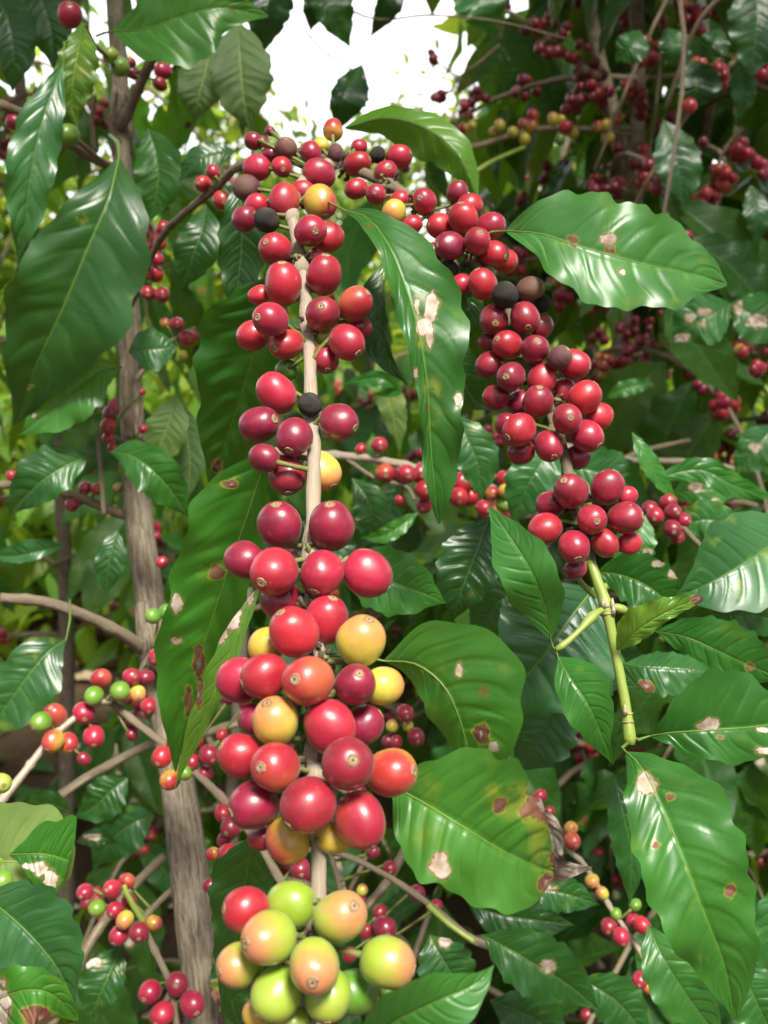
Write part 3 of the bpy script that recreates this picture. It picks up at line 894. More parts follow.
pathL = spline(P3([(335, 162), (312, 172), (297, 192), (292, 215), (297, 242), (305, 290), (309, 340), (311, 400), (314, 450), (313, 520), (314, 600), (316, 700), (318, 790), (319, 870), (318, 910), (312, 970), (304, 1040)], dL, 0.004), 70)
BL = thing('coffee_branch', 'nearest hanging coffee branch, packed with red cherries above a lime and peach coloured cluster', 'branch', tuple(pathL[0]), GRP_FRONT)
mbL = MB()
mbL.tube(pathL, np.linspace(0.0026, 0.0021, 70) * (1 + 0.06 * np.sin(np.arange(70) * 1.3)), 12, 0, 0.025, 3)
for y_ in (218, 318, 412, 548, 655, 770, 930):       # swollen nodes
    k = np.argmin([abs(proj(p)[1] - y_) for p in pathL])
    mbL.tube(pathL[max(k - 1, 0):k + 2], [0.0026, 0.0034, 0.0026], 12, 0, 0.04, k)
left_rows = [
 (253,141,9.5,'D'), (286,149,12,'N',.1,-.6,0), (311,152,11,'R'), (321,145,8.5,'Y'), (333,130,11.5,'O'), (336,153,8.5,'N'),
 (257,168,14,'R'), (282,167,11.5,'R',.2,.5,.2), (319,174,15.5,'R'), (246.5,188,14.5,'N'), (257,205,12.5,'R'), (245,219,14,'D',None,None,-1),
 (284,201,17,'T',-.2,.95,.6), (303,191,11.5,'R',None,None,-1), (320.5,202,17.5,'O',.3,.9,.6), (267,220,14,'B',.3,.2,1.2),
 (310.5,231,17.5,'R',.35,.25,.9), (327,237,16.5,'R',None,None,-.6), (275,249,17,'R',-.45,-.2,.3), (283,284,20.5,'R',0,-.85,.6), (315,258,11,'T',None,None,-1.2), (324,275,19.5,'R',.1,-.85,.6),
 (270,131,5.5,'D'), (270,154,8,'D',None,None,-1),
 (259,295,11,'R',None,None,-1.2), (270.5,319.5,18.5,'R',-.6,.05,.6), (252.5,336,16.5,'R',None,None,-.8), (286,344,17.5,'T',-.5,.4,.1), (287,370,13,'E',None,None,-2.6),
 (322.5,314,18.5,'D',-.03,-.25,.9), (355,304,17.5,'T',.7,-.5,.3), (361,328,12.5,'R',None,None,-1), (347,342.5,19,'R',.6,.65,.6), (325,359,15,'T',.2,.8,-.9), (327,338,12,'G',None,None,-1.4),
 (276,393,21,'R',.6,.8,.4), (310,404.5,13,'B',-.1,.3,1.0), (259,424.5,20.5,'D',.8,-.2,.2), (339,422,20,'D',.85,.35,.4), (294,437,20.5,'D',-.2,.72,.8),
 (264,458,15.5,'D',None,None,-.8), (287,475,20,'D',.1,.9,-1.2), (322,471,19.5,'Y',.55,.75,-3.2),
 (279.5,525,24.5,'D',-.1,-.85,.4), (331.5,526,25.5,'D',-.05,-.85,.5), (245,560,21.5,'D',None,None,0), (274,571.5,25,'R',-.4,.4,.7), (322,573,23,'R',-.3,.78,.5), (367.5,573,25,'R',.8,.65,.4),
 (281,600,22,'D',None,None,-.8), (326,620,24,'R',.3,-.9,0), (294,632,26.5,'R',-.5,-.78,.9), (267,645,20,'O',None,None,-.8), (361,641,26,'Y',.3,-.85,.3),
 (240,680,24,'R',None,None,-.5), (264.5,676,24.5,'R',-.9,.3,.3), (308,681,27,'T',-.4,-.2,1.0), (355.5,684.5,22,'D',.2,-.6,.8), (383,686,21,'Y',None,None,-.8),
 (276,721,25.5,'Y',-.3,-.8,.9), (255,720,18,'D',None,None,-.8), (329.5,727,27,'R',.5,.9,.3), (363,725,21,'D',None,None,-.6),
 (240.6,756,24,'R',-.8,-.5,0), (275.6,767,26,'T',-.45,-.2,.9), (348,764,29,'D',.2,-.35,1.2), (391,772.5,26,'O',.85,-.2,.2),
 (254,805,26,'D',-.85,.2,.5), (308,805,29,'D',-.65,.6,1.1), (360,820,27,'T',.4,.85,.8), (288,840,24,'O',.3,.9,-.2), (335,836,19,'O',None,None,-1.0), (262,838,14,'D',None,None,-1.2),
 (246,910,24,'R',-.9,-.2,0), (291,905,25.5,'G',None,None,-.1), (340,916.6,28,'P',.5,-.6,.6), (269,938,27.5,'P',-.72,-.1,.9), (240,965,22.5,'P',-.78,0,0), (314.6,966,28,'P',0,.1,1.3),
 (387.5,963,28,'P',.95,.2,.4), (276.4,994,26.5,'G',-.6,.65,.7), (328,995,25,'G',0,.8,.5), (354.6,992.5,24,'E',None,None,-.7), (259,1014,17,'O',None,None,-1), (292,1024,19,'P',None,None,-1),
]
def fix(rows): return [tuple(r) for r in rows]
hang_cherries(BL, left_rows, dL, pathL, mbL)
def node_stubs(mb, path, ys, seed):
    r = random.Random(seed)
    for y_ in ys:
        k = int(np.argmin([abs(proj(p)[1] - y_) for p in path])); k = min(max(k, 1), len(path) - 2)
        tn = unit(path[k + 1] - path[k - 1])
        for _ in range(16):
            v = nrg.normal(size=3); v = unit(v - tn * (v @ tn))
            p0 = path[k] + tn * r.uniform(-.0025, .0025) + v * .0015
            L = r.uniform(.003, .0065)
            mb.tube(spline([p0, p0 + v * L * .6 + tn * r.uniform(-.001, .001), p0 + v * L + tn * r.uniform(-.002, .002)], 4), [.0009, .0008, .0007, .0009], 6, r.choice([1, 2, 2]))
        # leaf scars: two flat shields
        mb.tube(path[k - 1:k + 2], np.array([.0027, .0036, .0028]), 12, 0, .08, k)
node_stubs(mbL, pathL, (205, 262, 330, 556, 602, 655, 700, 760, 815, 925, 975), 1)
mbL.build('stem', [PALE_TWIG, STALK, DRY_BRACT], BL, pathL[0])

# leaves on that branch
# big curved leaf right of the lower cherries
leaf(BL, [(383, 661, .305), (415, 664, .298), (442, 684, .294), (458, 715, .294), (470, 760, .30), (478, 805, .312)],
     [0, 20, 50, 68, 74, 76, 70, 60, 48, 32, 15, 1], [0, 8, 17, 24, 28, 28, 24, 18, 12, 8, 4, 1], 18, -42, LEAF_FRESH, wave=.05, wf=2, quilt=.045, seed=1,
     dead=[(459, 671, 5, 8), (493, 747, 7, 6), (455, 703, 3)], burn=[(482, 735, 9, 13)], tint=(1.25, 1.2, 1.1), petiole=[(330, 655, .296), (360, 656, .30), (383, 661, .305)], label='broad arched leaf with two small torn scars')
# scorched leaf under it
leaf(BL, [(392, 787, .292), (415, 798, .286), (455, 822, .28), (500, 850, .283), (535, 866, .29), (558, 872, .305)],
     [1, 34, 58, 72, 80, 84, 80, 70, 62, 52, 34, 2], [1, 30, 48, 60, 66, 66, 62, 58, 60, 58, 40, 2], 14, 8, LEAF_FRESH, wave=.07, wf=2.5, quilt=.055, seed=2,
     dead=[(441, 863, 13, 17)], burn=[(548, 802, 30, 25), (565, 862, 20, 22), (500, 806, 9), (548, 885, 12)], yellow=[(508, 800, 40, 22), (545, 840, 26, 40)], tint=(1.3, 1.25, 1.1),
     petiole=[(330, 775, .28), (365, 782, .29), (392, 787, .292)], label='glossy leaf with a scorched brown corner and a white scar')
leaf(BL, [(538, 806, .292), (552, 832, .298), (556, 858, .30), (568, 868, .305), (592, 868, .315)], [1, 7, 10, 11, 10, 8, 7, 6, 4, 1], [1, 6, 9, 12, 22, 26, 20, 10, 5, 1], 30, -30, DEAD_LEAF, wave=.25, wf=3, quilt=.08, seed=29, label='grey brown curled dead leaf corner')
# smooth leaf nearest the viewer at the bottom
leaf(BL, [(352, 1052, .262), (395, 1022, .25), (440, 1000, .244), (475, 984, .246), (494, 965, .25)], 30, 42, 20, 10, LEAF_FRESH, wave=.03, wf=2, quilt=.02, seed=3, tint=(1.0, 1.1, 1.2))
# big leaf with holes and a folded dry edge at the left
leaf(BL, [(268, 452, .375), (246, 520, .385), (222, 590, .397), (198, 665, .412), (181, 735, .43), (176, 772, .44)], 26,
     [2, 40, 54, 56, 52, 52, 48, 46, 40, 26, 12, 1], -50, 4, LEAF_FRESH, wave=.09, wf=3.2, quilt=.10, seed=4, tint=(1.0, 1.15, .65),
     burn=[(217, 572, 11, 9), (231, 484, 9, 6), (199, 664, 6, 24), (188, 700, 5, 20)], dead=[(177, 604, 7, 14), (176, 640, 8, 4)],
     petiole=[(300, 420, .365), (284, 436, .37), (268, 452, .375)], label='large leaf with brown holes and a torn edge')
leaf(BL, [(262, 582, .372), (240, 630, .368), (215, 690, .372), (192, 745, .385), (174, 790, .395)], 9, 16, 30, -20, LEAF_YOUNG, wave=.12, wf=3, quilt=.03, seed=5,
     dead=[(217, 634, 16, 12), (232, 618, 12, 16), (250, 592, 7, 14)], burn=[(198, 690, 6, 22)], tint=(.9, .95, .9), label='curled leaf edge with grey dead tissue')
leaf(BL, [(276, 275, .43), (262, 330, .445), (240, 400, .465), (220, 460, .485), (212, 505, .50)], 40, [2, 34, 52, 60, 60, 54, 44, 36, 28, 16, 6, 1], -10, 10, LEAF_FRESH, wave=.07, wf=3, quilt=.10, seed=6, tint=(.65, .8, .5),
     burn=[(217, 466, 6, 8)])
leaf(BL, [(238, 178, .50), (242, 220, .50), (240, 265, .505), (232, 318, .51)], 26, 24, 10, 10, LEAF_DARK, wave=.08, wf=3, quilt=.04, seed=7, tint=(.9, 1.1, .7))
leaf(BL, [(252, 838, .36), (246, 880, .365), (236, 940, .37), (222, 1015, .38)], 36, [2, 24, 34, 36, 34, 30, 24, 22, 16, 10, 5, 1], 5, 20, LEAF_DARK, wave=.10, wf=4, quilt=.04, seed=8, tint=(1.3, 1.4, 1.1))
leaf(BL, [(338, 566, .43), (365, 572, .425), (400, 585, .42), (430, 596, .425), (446, 603, .43)], 34, 34, 5, 5, LEAF_FRESH, wave=.06, wf=3, quilt=.03, seed=9, tint=(.8, .95, .8))

# ================================================================== RIGHT FRUITING BRANCH
def dR(px, py): return float(np.interp(py, [130, 165, 200, 300, 400, 500, 560, 620, 750], [.51, .50, .465, .437, .422, .408, .402, .395, .385]))
pathR = spline(P3([(300, 150), (340, 163), (395, 188), (428, 213), (458, 240), (482, 272), (505, 310), (527, 355), (548, 405), (562, 448), (570, 480), (580, 520), (590, 560)], dR, 0.004), 60)
pathG = spline([pathR[-1]] + P3([(598, 583), (605, 602), (612, 635), (620, 675), (627, 715), (630, 745)], dR, 0.003), 26)
BR = thing('coffee_branch', 'arching coffee branch of deep red cherries ending in a lime green shoot with young leaves', 'branch', tuple(pathR[0]), GRP_FRONT)
mbR = MB()
mbR.tube(pathR, np.linspace(0.0027, 0.0023, 60) * (1 + 0.05 * np.sin(np.arange(60) * 1.1)), 12, 0, 0.03, 4)
right_rows = [
 (357.5,164,13,'R',.9,-.3,.3), (359,147,9,'R',None,None,-.8), (399,157,13.5,'R',.9,-.2,.2), (377.5,155,9,'B',0,0,.2), (386,172.5,12.5,'R',.25,-.1,.7), (356,189,11.5,'R',-.9,.3,.2), (376,194.5,11.5,'R',-.1,.1,.6),
 (399,201,11,'R',None,None,-.8), (394,212,13,'Y',None,None,-.4), (424.5,201,13.5,'R',-.35,.05,.8), (412,225,10.5,'R',None,None,-.6),
 (457.5,192,11.5,'D',.3,-.9,-.5), (470,206,13.5,'R',None,None,-.6), (463,218,16,'R',-.2,-.8,.7), (440,226,13.5,'R',-.9,.1,0), (491,226,14.5,'R',.9,-.3,.2), (450,246,15,'D',-.88,.1,.4), (477.5,241,14.5,'R',.1,-.3,1.0), (494,254,15,'R',.72,.35,.5),
 (505,261,13.5,'R',None,None,-.7), (432,254,12.5,'D',None,None,-.6), (449,269,10,'B',0,.2,-.5), (461,285,12,'R',None,None,-.6), (482.5,284,16,'R',-.4,-.85,.7), (505,295,14,'B',.2,-.2,.9), (530.5,289,13.5,'N',.8,0,.6), (542,304,9.5,'B',.2,0,-.2),
 (494,319,16,'D',0,.42,.6), (525,317.5,16.5,'D',.1,.75,.7), (541,327,13,'D',None,None,-.7), (507.5,345,15,'R',-.7,-.3,.6), (490,342,11.5,'D',None,None,-.8), (535,349.5,15,'D',0,-.42,.9), (559.5,358,13,'N',.55,-.6,1.0), (574,364.5,16.5,'R',.9,.2,.1),
 (489,365,14,'D',None,None,-.1), (511,377,16,'D',-.42,.1,.8), (542,379,15,'R',.5,-.9,.3), (564,391,14,'R',None,None,-.6), (496,397.5,13.5,'D',None,None,-.2), (520,403,14,'D',None,None,-.6), (538,402,16.5,'D',0,-.8,1.0), (585,397,17,'R',.6,-.78,.6),
 (567,419,16.5,'D',.05,0,1.1), (599,416,14.5,'R',None,None,-.1), (506,424,12,'D',None,None,-.6), (519,430,17.5,'R',-.7,.45,.8), (549,446,16,'R',.2,.7,.9), (587,436,17.5,'R',.62,.62,.8), (521,452,14,'D',None,None,-.6), (577.5,457,13.5,'D',None,None,-.6),
 (571,491,18,'D',-.5,-.55,.9), (607.5,487,17.5,'D',.4,-.9,.6), (551,504,15.5,'D',None,None,-.3), (627,496,11,'R',None,None,-.8), (592,519.5,16.5,'R',.12,.12,1.1), (625.5,518,17.5,'D',.85,-.1,.6), (545,529,17.5,'R',-.8,.5,.2),
 (574,547,17.5,'R',.1,.68,.9), (605,543,14,'T',.5,.8,.5), (629,543,13,'R',None,None,-.4), (575,569,11.5,'D',None,None,-.7),
]
hang_cherries(BR, right_rows, dR, pathR, mbR, mi=1)
node_stubs(mbR, pathR, (165, 185, 205, 228, 262, 300, 345, 372, 405, 432, 505, 530), 2)
mbR.build('stem', [TWIG, STALK, DRY_BRACT], BR, pathR[0])
mg = MB()
rg = np.interp(np.linspace(0, 1, 26), [0, .2, .30, .34, .5, .85, .95, 1], [.0020, .0022, .0031, .0021, .0019, .0020, .0026, .0020])
mg.tube(pathG, rg, 12, 0, 0.02, 2)
J = pathG[7]
mg.tube(spline([J] + [P(*q) for q in [(594, 615, .394), (580, 630, .39), (566, 643, .388), (556, 650, .387)]], 10), [.0012, .0012, .0015, .0021, .0017, .0012, .0011, .0012, .0014, .0011], 10, 0, .02, 1)
mg.tube(spline([J] + [P(*q) for q in [(618, 608, .398), (630, 613, .40)]], 6), [.0015, .0015, .0018, .002, .0014, .001], 8, 0, .02, 1)
mg.tube(spline([P(575, 572, .41), P(583, 585, .42), P(596, 597, .42)], 6), .0012, 8)
for k_ in (7, 8, 21, 22):
    a_ = pathG[k_]; dt_ = unit(pathG[k_ + 1] - pathG[k_]) * .0004
    mg.tube([a_ - dt_, a_, a_ + dt_], [rg[k_] * 1.06, rg[k_] * 1.16, rg[k_] * 1.04], 14, 1, .05, k_)
for k_, sg in ((7, 1), (7, -1), (8, 1), (21, -1)):
    b_ = pathG[k_] - FWD * rg[k_] * .7 + RIGHT * sg * rg[k_] * .6
    mg.tube([b_, b_ + UP * .002 - FWD * .0008, b_ + UP * .004 - FWD * .0006], [.0012, .0008, .0002], 7, 1)
mg.build('green_shoot', [GREEN_STEM, SCALE], BR, pathG[0])['label'] = 'lime green growing shoot'
# leaves of the shoot
leaf(BR, [(551, 640, .387), (546, 612, .382), (533, 575, .375), (512, 540, .378), (488, 505, .39)], 33, 26, -15, 20, LEAF_FRESH, wave=.06, wf=2, quilt=.025, seed=11, tint=(1.0, 1.15, 1.25),
     petiole=[(556, 650, .387), (553, 647, .387), (551, 640, .387)])
leaf(BR, [(558, 657, .386), (570, 678, .378), (588, 705, .374), (602, 735, .378), (613, 765, .386)], [1, 16, 27, 31, 30, 27, 24, 18, 11, 6, 3, .5], 25, 10, -5, LEAF_FRESH, wave=.05, wf=2, quilt=.025, seed=12, tint=(1.0, 1.15, 1.15),
     petiole=[(556, 650, .387), (558, 657, .386)], label='small smooth pointed leaf below the fork')
leaf(BR, [(617, 650, .392), (632, 635, .385), (655, 619, .383), (680, 606, .385), (703, 598, .392)], [1, 10, 18, 22, 22, 20, 18, 15, 12, 9, 7, 2], [1, 6, 10, 11, 11, 10, 8, 8, 7, 6, 5, 2], 25, -30, LEAF_YOUNG, wave=.12, wf=4, quilt=.05, seed=13, burn=[(698, 599, 9, 8)], label='small yellow green leaf with a dark burnt tip')
leaf(BR, [(650, 736, .395), (668, 733, .39), (710, 730, .385), (760, 726, .39), (815, 715, .405)], [1, 14, 36, 50, 58, 62, 60, 52, 40, 24, 10, 1], [1, 10, 20, 27, 31, 34, 36, 34, 26, 16, 6, 1], 12, 5, LEAF_FRESH, wave=.06, wf=2.5, quilt=.035, seed=14, tint=(.8, .95, 1.0),
     dead=[(708, 724, 13, 7), (766, 751, 11, 5), (765, 730, 8, 3)], burn=[(721, 737, 6, 3)], petiole=[(629, 735, .387), (638, 740, .392), (650, 736, .395)], label='broad leaf with a white scar beside the midrib')
leaf(BR, [(626, 752, .372), (645, 772, .362), (671, 828, .352), (699, 901, .345), (724, 966, .350), (735, 1020, .36)], [1, 20, 50, 63, 64, 62, 60, 52, 44, 34, 20, 1], [1, 22, 34, 40, 44, 46, 46, 44, 38, 28, 14, 1], 12, 12, LEAF_FRESH, wave=.085, wf=3.6, quilt=.05, seed=15, tint=(1.05, 1.15, 1.1),
     dead=[(645, 784, 13, 12)], burn=[(670, 796, 6, 5), (731, 890, 7, 8), (655, 845, 5, 4)], petiole=[(629, 742, .386), (622, 748, .38), (626, 752, .372)], label='long wavy leaf with pale and dark scars')
# broad pale leaf at the upper right
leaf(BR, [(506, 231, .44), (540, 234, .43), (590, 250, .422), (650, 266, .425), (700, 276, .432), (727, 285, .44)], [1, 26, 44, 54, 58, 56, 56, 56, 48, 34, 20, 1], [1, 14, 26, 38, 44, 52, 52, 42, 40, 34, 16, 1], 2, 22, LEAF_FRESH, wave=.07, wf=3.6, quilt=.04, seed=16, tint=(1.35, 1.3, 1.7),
     dead=[(608, 239, 11, 8), (622, 272, 4, 5)], burn=[(573, 240, 7, 6), (609, 249, 8, 6)], petiole=[(480, 238, .445), (492, 232, .445), (506, 231, .44)], label='broad pale sheened leaf with grey brown scars')
# long drooping leaf in the middle
leaf(BR, [(346, 211, .40), (368, 218, .388), (388, 244, .378), (405, 285, .372), (418, 330, .37), (427, 385, .372), (430, 440, .376), (435, 490, .382), (439, 524, .39)],
     [1, 10, 26, 38, 46, 50, 52, 46, 38, 34, 34, 30, 24, 14, 1], [1, 12, 12, 14, 15, 18, 16, 14, 12, 10, 8, 10, 10, 6, 1], -8, 45, LEAF_FRESH, wave=.13, wf=4.5, quilt=.05, seed=17, tint=(.85, .95, .95),
     dead=[(432, 306, 9, 14), (424, 325, 8, 13), (430, 338, 5, 14), (417, 308, 4, 12), (416, 374, 4, 6), (458, 398, 5, 10)], yellow=[(415, 340, 12, 40), (432, 400, 12, 30)], petiole=[(318, 196, .445), (334, 205, .415), (346, 211, .40)], label='long drooping wavy leaf with a torn white scar')
leaf(BR, [(386, 258, .405), (380, 300, .40), (386, 350, .40), (408, 385, .405)], 6, 22, 0, 0, LEAF_DARK, wave=.1, wf=3, quilt=.05, seed=18, tint=(.9, 1.1, .8))
leaf(BR, [(345, 128, .53), (385, 118, .52), (425, 128, .51), (458, 155, .505), (478, 200, .51)], [1, 6, 10, 12, 14, 16, 18, 18, 16, 12, 7, 1], [1, 9, 16, 22, 27, 30, 30, 26, 22, 15, 8, 1], -35, -40, LEAF_YOUNG, wave=.09, wf=3, quilt=.05, seed=19, tint=(.62, .75, .45), label='arched leaf lit through from behind')  # glow from behind is put into its lime colour
leaf(BR, [(432, 330, .46), (450, 360, .455), (474, 398, .46), (492, 410, .47)], 25, 20, 10, 10, LEAF_DARK, wave=.06, wf=3, quilt=.04, seed=20, tint=(1, 1.2, .9))
leaf(BR, [(455, 258, .455), (466, 285, .45), (470, 320, .45), (462, 345, .455)], 16, 22, 10, 10, LEAF_DARK, wave=.08, wf=3, quilt=.04, seed=21, tint=(1, 1.2, .9))

# ================================================================== LEFT COFFEE TREE (grey trunk)
DT = .68
def dT(px, py): return float(np.interp(py, [0, 300, 700, 1024], [.80, .74, .66, .60]))
trk = P3([(112, -120), (114, 0), (119, 60), (121, 130), (126, 240), (130, 350), (133, 440), (139, 520), (150, 600), (163, 690), (175, 770), (187, 850), (197, 950), (206, 1030)], dT)
base_t = V(trk[-1][0] + .02, trk[-1][1] - .02, -0.04)
trk_path = spline([trk[0] + V(0, .02, .9)] + trk + [trk[-1] * .6 + base_t * .4, base_t], 90)
TL = thing('coffee_tree', 'coffee tree with the forked grey trunk at left and very large glossy leaves', 'tree', (float(base_t[0]), float(base_t[1]), 0.0), 'coffee trees of the plantation')
mb = MB()
rt = np.array([np.interp(p[2], [0.0, .68, .8, 1.0, 1.2, 1.45, 2.3], [.022, .0146, .0136, .0108, .0082, .0072, .005]) for p in trk_path])
rt *= 0.86
mb.tube(trk_path, rt, 16, 0, 0.045, 12)
for y_ in (122, 345, 640):
    k = np.argmin([abs(proj(p)[1] - y_) if 0 < proj(p)[1] < 1024 else 1e9 for p in trk_path])
    mb.tube(trk_path[k - 1:k + 2], rt[k - 1:k + 2] * [1.0, 1.22, 1.0], 14, 0, .08, k)
mb.build('trunk', [BARK], TL)

def branch_part(parent, pts, r0, r1, mat=TWIG, name='branch', n=24, knob=0.0, seed=1):
    mb = MB(); path = spline([P(*q) for q in pts], n)
    mb.tube(path, np.linspace(r0, r1, n) * (1 + knob * (np.arange(n) % 6 == 3)), 9, 0, .05, seed)
    o = mb.build(name, [mat], parent)
    return path

def twig_with_fruit(parent, pts, r0, r1, rows, mat=TWIG, dz=0.0, navel=True, name='branch', seed=1):
    path = spline([P(*q) for q in pts], 40)
    mb = MB(); mb.tube(path, np.linspace(r0, r1, 40) * (1 + .25 * (np.arange(40) % 9 == 4)), 9, 0, .04, seed)
    pp = np.array([proj(p) for p in path])
    def dfn(px, py):
        return float(pp[np.argmin((pp[:, 0] - px) ** 2 + (pp[:, 1] - py) ** 2), 2]) + dz
    hang_cherries(parent, rows, dfn, path, mb, navel)
    mb.build(name, [mat, STALK], parent)
    return path

branch_part(TL, [(121, 128, .765), (130, 108, .755), (140, 85, .74), (152, 60, .72), (165, 40, .70)], .0042, .003, BARK, knob=.2)
branch_part(TL, [(0, 104, .62), (25, 116, .64), (60, 138, .68), (92, 158, .73), (120, 172, .762)], .003, .0034, TWIG, knob=.2)
branch_part(TL, [(0, 598, .60), (45, 602, .61), (90, 618, .63), (125, 636, .65), (146, 652, .668)], .0030, .0044, TWIG, knob=.15)
branch_part(TL, [(94, 150, .70), (92, 120, .69), (95, 95, .68)], .0018, .0015, TWIG)
branch_part(TL, [(131, 440, .70), (128, 400, .69), (130, 350, .685), (128, 310, .68), (140, 270, .67)], .0034, .0025, TWIG, knob=.5, seed=4)
branch_part(TL, [(104, 515, .66), (100, 460, .655), (97, 430, .65)], .0016, .0013, TWIG)
twig_with_fruit(TL, [(118, 75, .765), (110, 60, .72), (95, 45, .66), (85, 25, .62)], .0018, .0012,
    [(70,15,13,'R',.2,-.5,0), (120,67,10.5,'E',.4,.3,.3), (110,55,8,'G'), (163,71,8.5,'R'), (133,73,7,'D'), (160,84,7.5,'D'), (130,63,6,'D')])
twig_with_fruit(TL, [(120, 172, .762), (98, 158, .70), (80, 143, .66), (60, 130, .63)], .0024, .0014,
    [(68,135,12,'E',-.3,.4,.3), (14,122,8,'D'), (37,108,6,'B')])
twig_with_fruit(TL, [(128, 310, .68), (140, 285, .67), (152, 265, .67), (160, 245, .67)], .0024, .0016,
    [(148,293,8.5,'R',.2,.4,.4), (162,295,8.5,'R',.3,.3,.4), (155,274,9,'R'), (148,272,7.5,'D'), (157,259,7,'R'), (163,228,8,'R',.3,.4,.3), (160,243,6.5,'T')])
twig_with_fruit(TL, [(136, 380, .70), (160, 350, .70), (180, 335, .70), (195, 328, .71)], .0018, .0012,
    [(177,324,7.5,'R',.2,.5,.2), (187,338,9,'R',.5,.4,.4), (193,336,6,'R'), (165,323,5.5,'O'), (183,355,5,'Y')])
twig_with_fruit(TL, [(135, 445, .70), (120, 440, .68), (108, 432, .67)], .0018, .0012,
    [(110,414,8,'D'), (108,426,8.5,'R',.2,.4,.4), (108,438,6.5,'R',0,.4,.4), (112,448,5,'R'), (143,429,5,'R'), (142,392,4,'T')])
twig_with_fruit(TL, [(-5, 486, .68), (25, 484, .69), (70, 494, .70), (110, 510, .71), (137, 520, .70)], .0028, .0034,
    [(72,505,7.5,'R',0,.4,.4), (85,488,7,'D'), (97,489,7,'R',.3,.2,.3), (22,476,5.5,'R'), (12,476,6,'R'), (79,500,6,'D'), (118,488,5,'O')])
twig_with_fruit(TL, [(160, 690, .655), (150, 668, .645), (140, 672, .64), (152, 650, .64)], .0018, .0012,
    [(157,657,10,'R',-.2,.3,.4), (168,676,10.5,'R',.3,.3,.5), (153,616,8.5,'E',-.5,.2,.2), (166,612,8,'E'), (162,562,6,'R'), (149,706,9,'R',.2,.5,.4)])

twig_with_fruit(TL, [(137, 290, .675), (160, 240, .64), (186, 212, .60), (216, 188, .565), (236, 168, .545), (262, 158, .53), (300, 152, .52)], .0021, .0022,
    [(222,200,10.5,'T',.3,.5,.4), (203,184,8.5,'R',-.4,.2,.2), (213,172,8,'R'), (228,206,6,'R'), (262,143,7,'D')], BARK, seed=9)
TD, TF, TP, TY = LEAF_DARK, LEAF_FRESH, LEAF_PALE, LEAF_YOUNG
def TLf(*a, **k): return leaf(TL, *a, **k)
TLf([(119, 157, .60), (109, 198, .583), (88, 248, .582), (60, 315, .59), (34, 370, .605), (14, 425, .63)], [1, 24, 46, 60, 64, 66, 68, 58, 46, 34, 18, 1], [1, 18, 34, 44, 52, 58, 60, 54, 42, 28, 12, 1], 6, 20, TD, wave=.06, wf=3, quilt=.04, seed=31, tint=(1.05, 1.25, .85),
    petiole=[(110, 135, .64), (118, 143, .61), (119, 157, .60)], burn=[(31, 385, 3)], yellow=[(82, 218, 8), (48, 190, 5)], label='very large glossy drooping leaf')
TLf([(64, 62, .58), (52, 92, .57), (40, 130, .565), (30, 180, .565), (25, 225, .57), (18, 268, .58)], 25, 27, -20, 25, TD, wave=.13, wf=3.5, quilt=.05, seed=32, tint=(1.5, 1.7, 1.7), petiole=[(76, 40, .60), (64, 42, .585), (64, 62, .58)], label='wavy blue green hanging leaf')
TLf([(82, 22, .60), (78, 50, .59), (73, 80, .59), (72, 105, .595), (78, 128, .60)], 24, 20, 10, 15, TY, wave=.10, wf=4, quilt=.09, seed=33, tint=(.85, .85, .9), yellow=[(88, 40, 9), (80, 70, 10)], label='small puckered yellow green leaf')
TLf([(113, 31, .62), (145, 29, .61), (180, 18, .605), (220, 8, .605), (268, 16, .62)], [1, 16, 28, 34, 38, 38, 34, 28, 22, 14, 8, 1], [1, 18, 30, 40, 48, 50, 46, 38, 26, 16, 8, 1], 10, 8, TF, wave=.05, wf=3, quilt=.035, seed=34, tint=(1.15, 1.15, .8),
    petiole=[(96, 36, .65), (104, 33, .63), (113, 31, .62)], label='bright sunlit leaf spreading level at the top')
TLf([(238, 20, .74), (240, 60, .73), (244, 100, .73), (252, 132, .74)], 32, 30, 0, 10, TP, wave=.05, wf=3, quilt=.06, seed=35, tint=(.55, .62, .5))
TLf([(212, 40, .75), (206, 70, .74), (198, 100, .74), (194, 124, .75)], 24, 26, 5, 5, TP, wave=.05, wf=3, quilt=.06, seed=36, tint=(.6, .66, .55))
TLf([(122, 367, .63), (100, 372, .62), (72, 392, .615), (45, 415, .62), (18, 436, .63)], 30, 24, 8, 5, TF, wave=.08, wf=3, quilt=.04, seed=37, tint=(1.3, 1.3, 1.4), dead=[(34, 416, 3)], label='pale green leaf with a ragged end')
TLf([(128, 352, .64), (142, 350, .632), (158, 349, .632), (178, 346, .64)], 22, 22, 0, 8, TD, wave=.04, wf=2, quilt=.03, seed=38, tint=(1.4, 1.6, 1.6), label='small rounded blue green leaf')
TLf([(110, 452, .63), (130, 455, .62), (152, 470, .615), (172, 492, .62), (190, 518, .63)], 24, 24, 8, 10, TF, wave=.08, wf=3, quilt=.05, seed=39, tint=(.75, .9, .7))
TLf([(90, 455, .64), (66, 466, .63), (44, 480, .625), (26, 496, .63), (8, 516, .64)], 22, 30, 8, 5, TD, wave=.06, wf=3, quilt=.05, seed=40, tint=(1.2, 1.4, 1.1))
TLf([(66, 640, .60), (48, 652, .59), (28, 676, .585), (8, 704, .585), (-20, 740, .59)], 36, 30, 10, 8, TD, wave=.06, wf=3, quilt=.045, seed=41, tint=(1.4, 1.5, 1.4), petiole=[(70, 600, .62), (70, 620, .605), (66, 640, .60)])
TLf([(118, 530, .66), (112, 550, .655), (108, 570, .655), (106, 596, .66)], 17, 15, 8, 8, TD, wave=.06, wf=3, quilt=.05, seed=42, tint=(1.2, 1.4, 1.1))
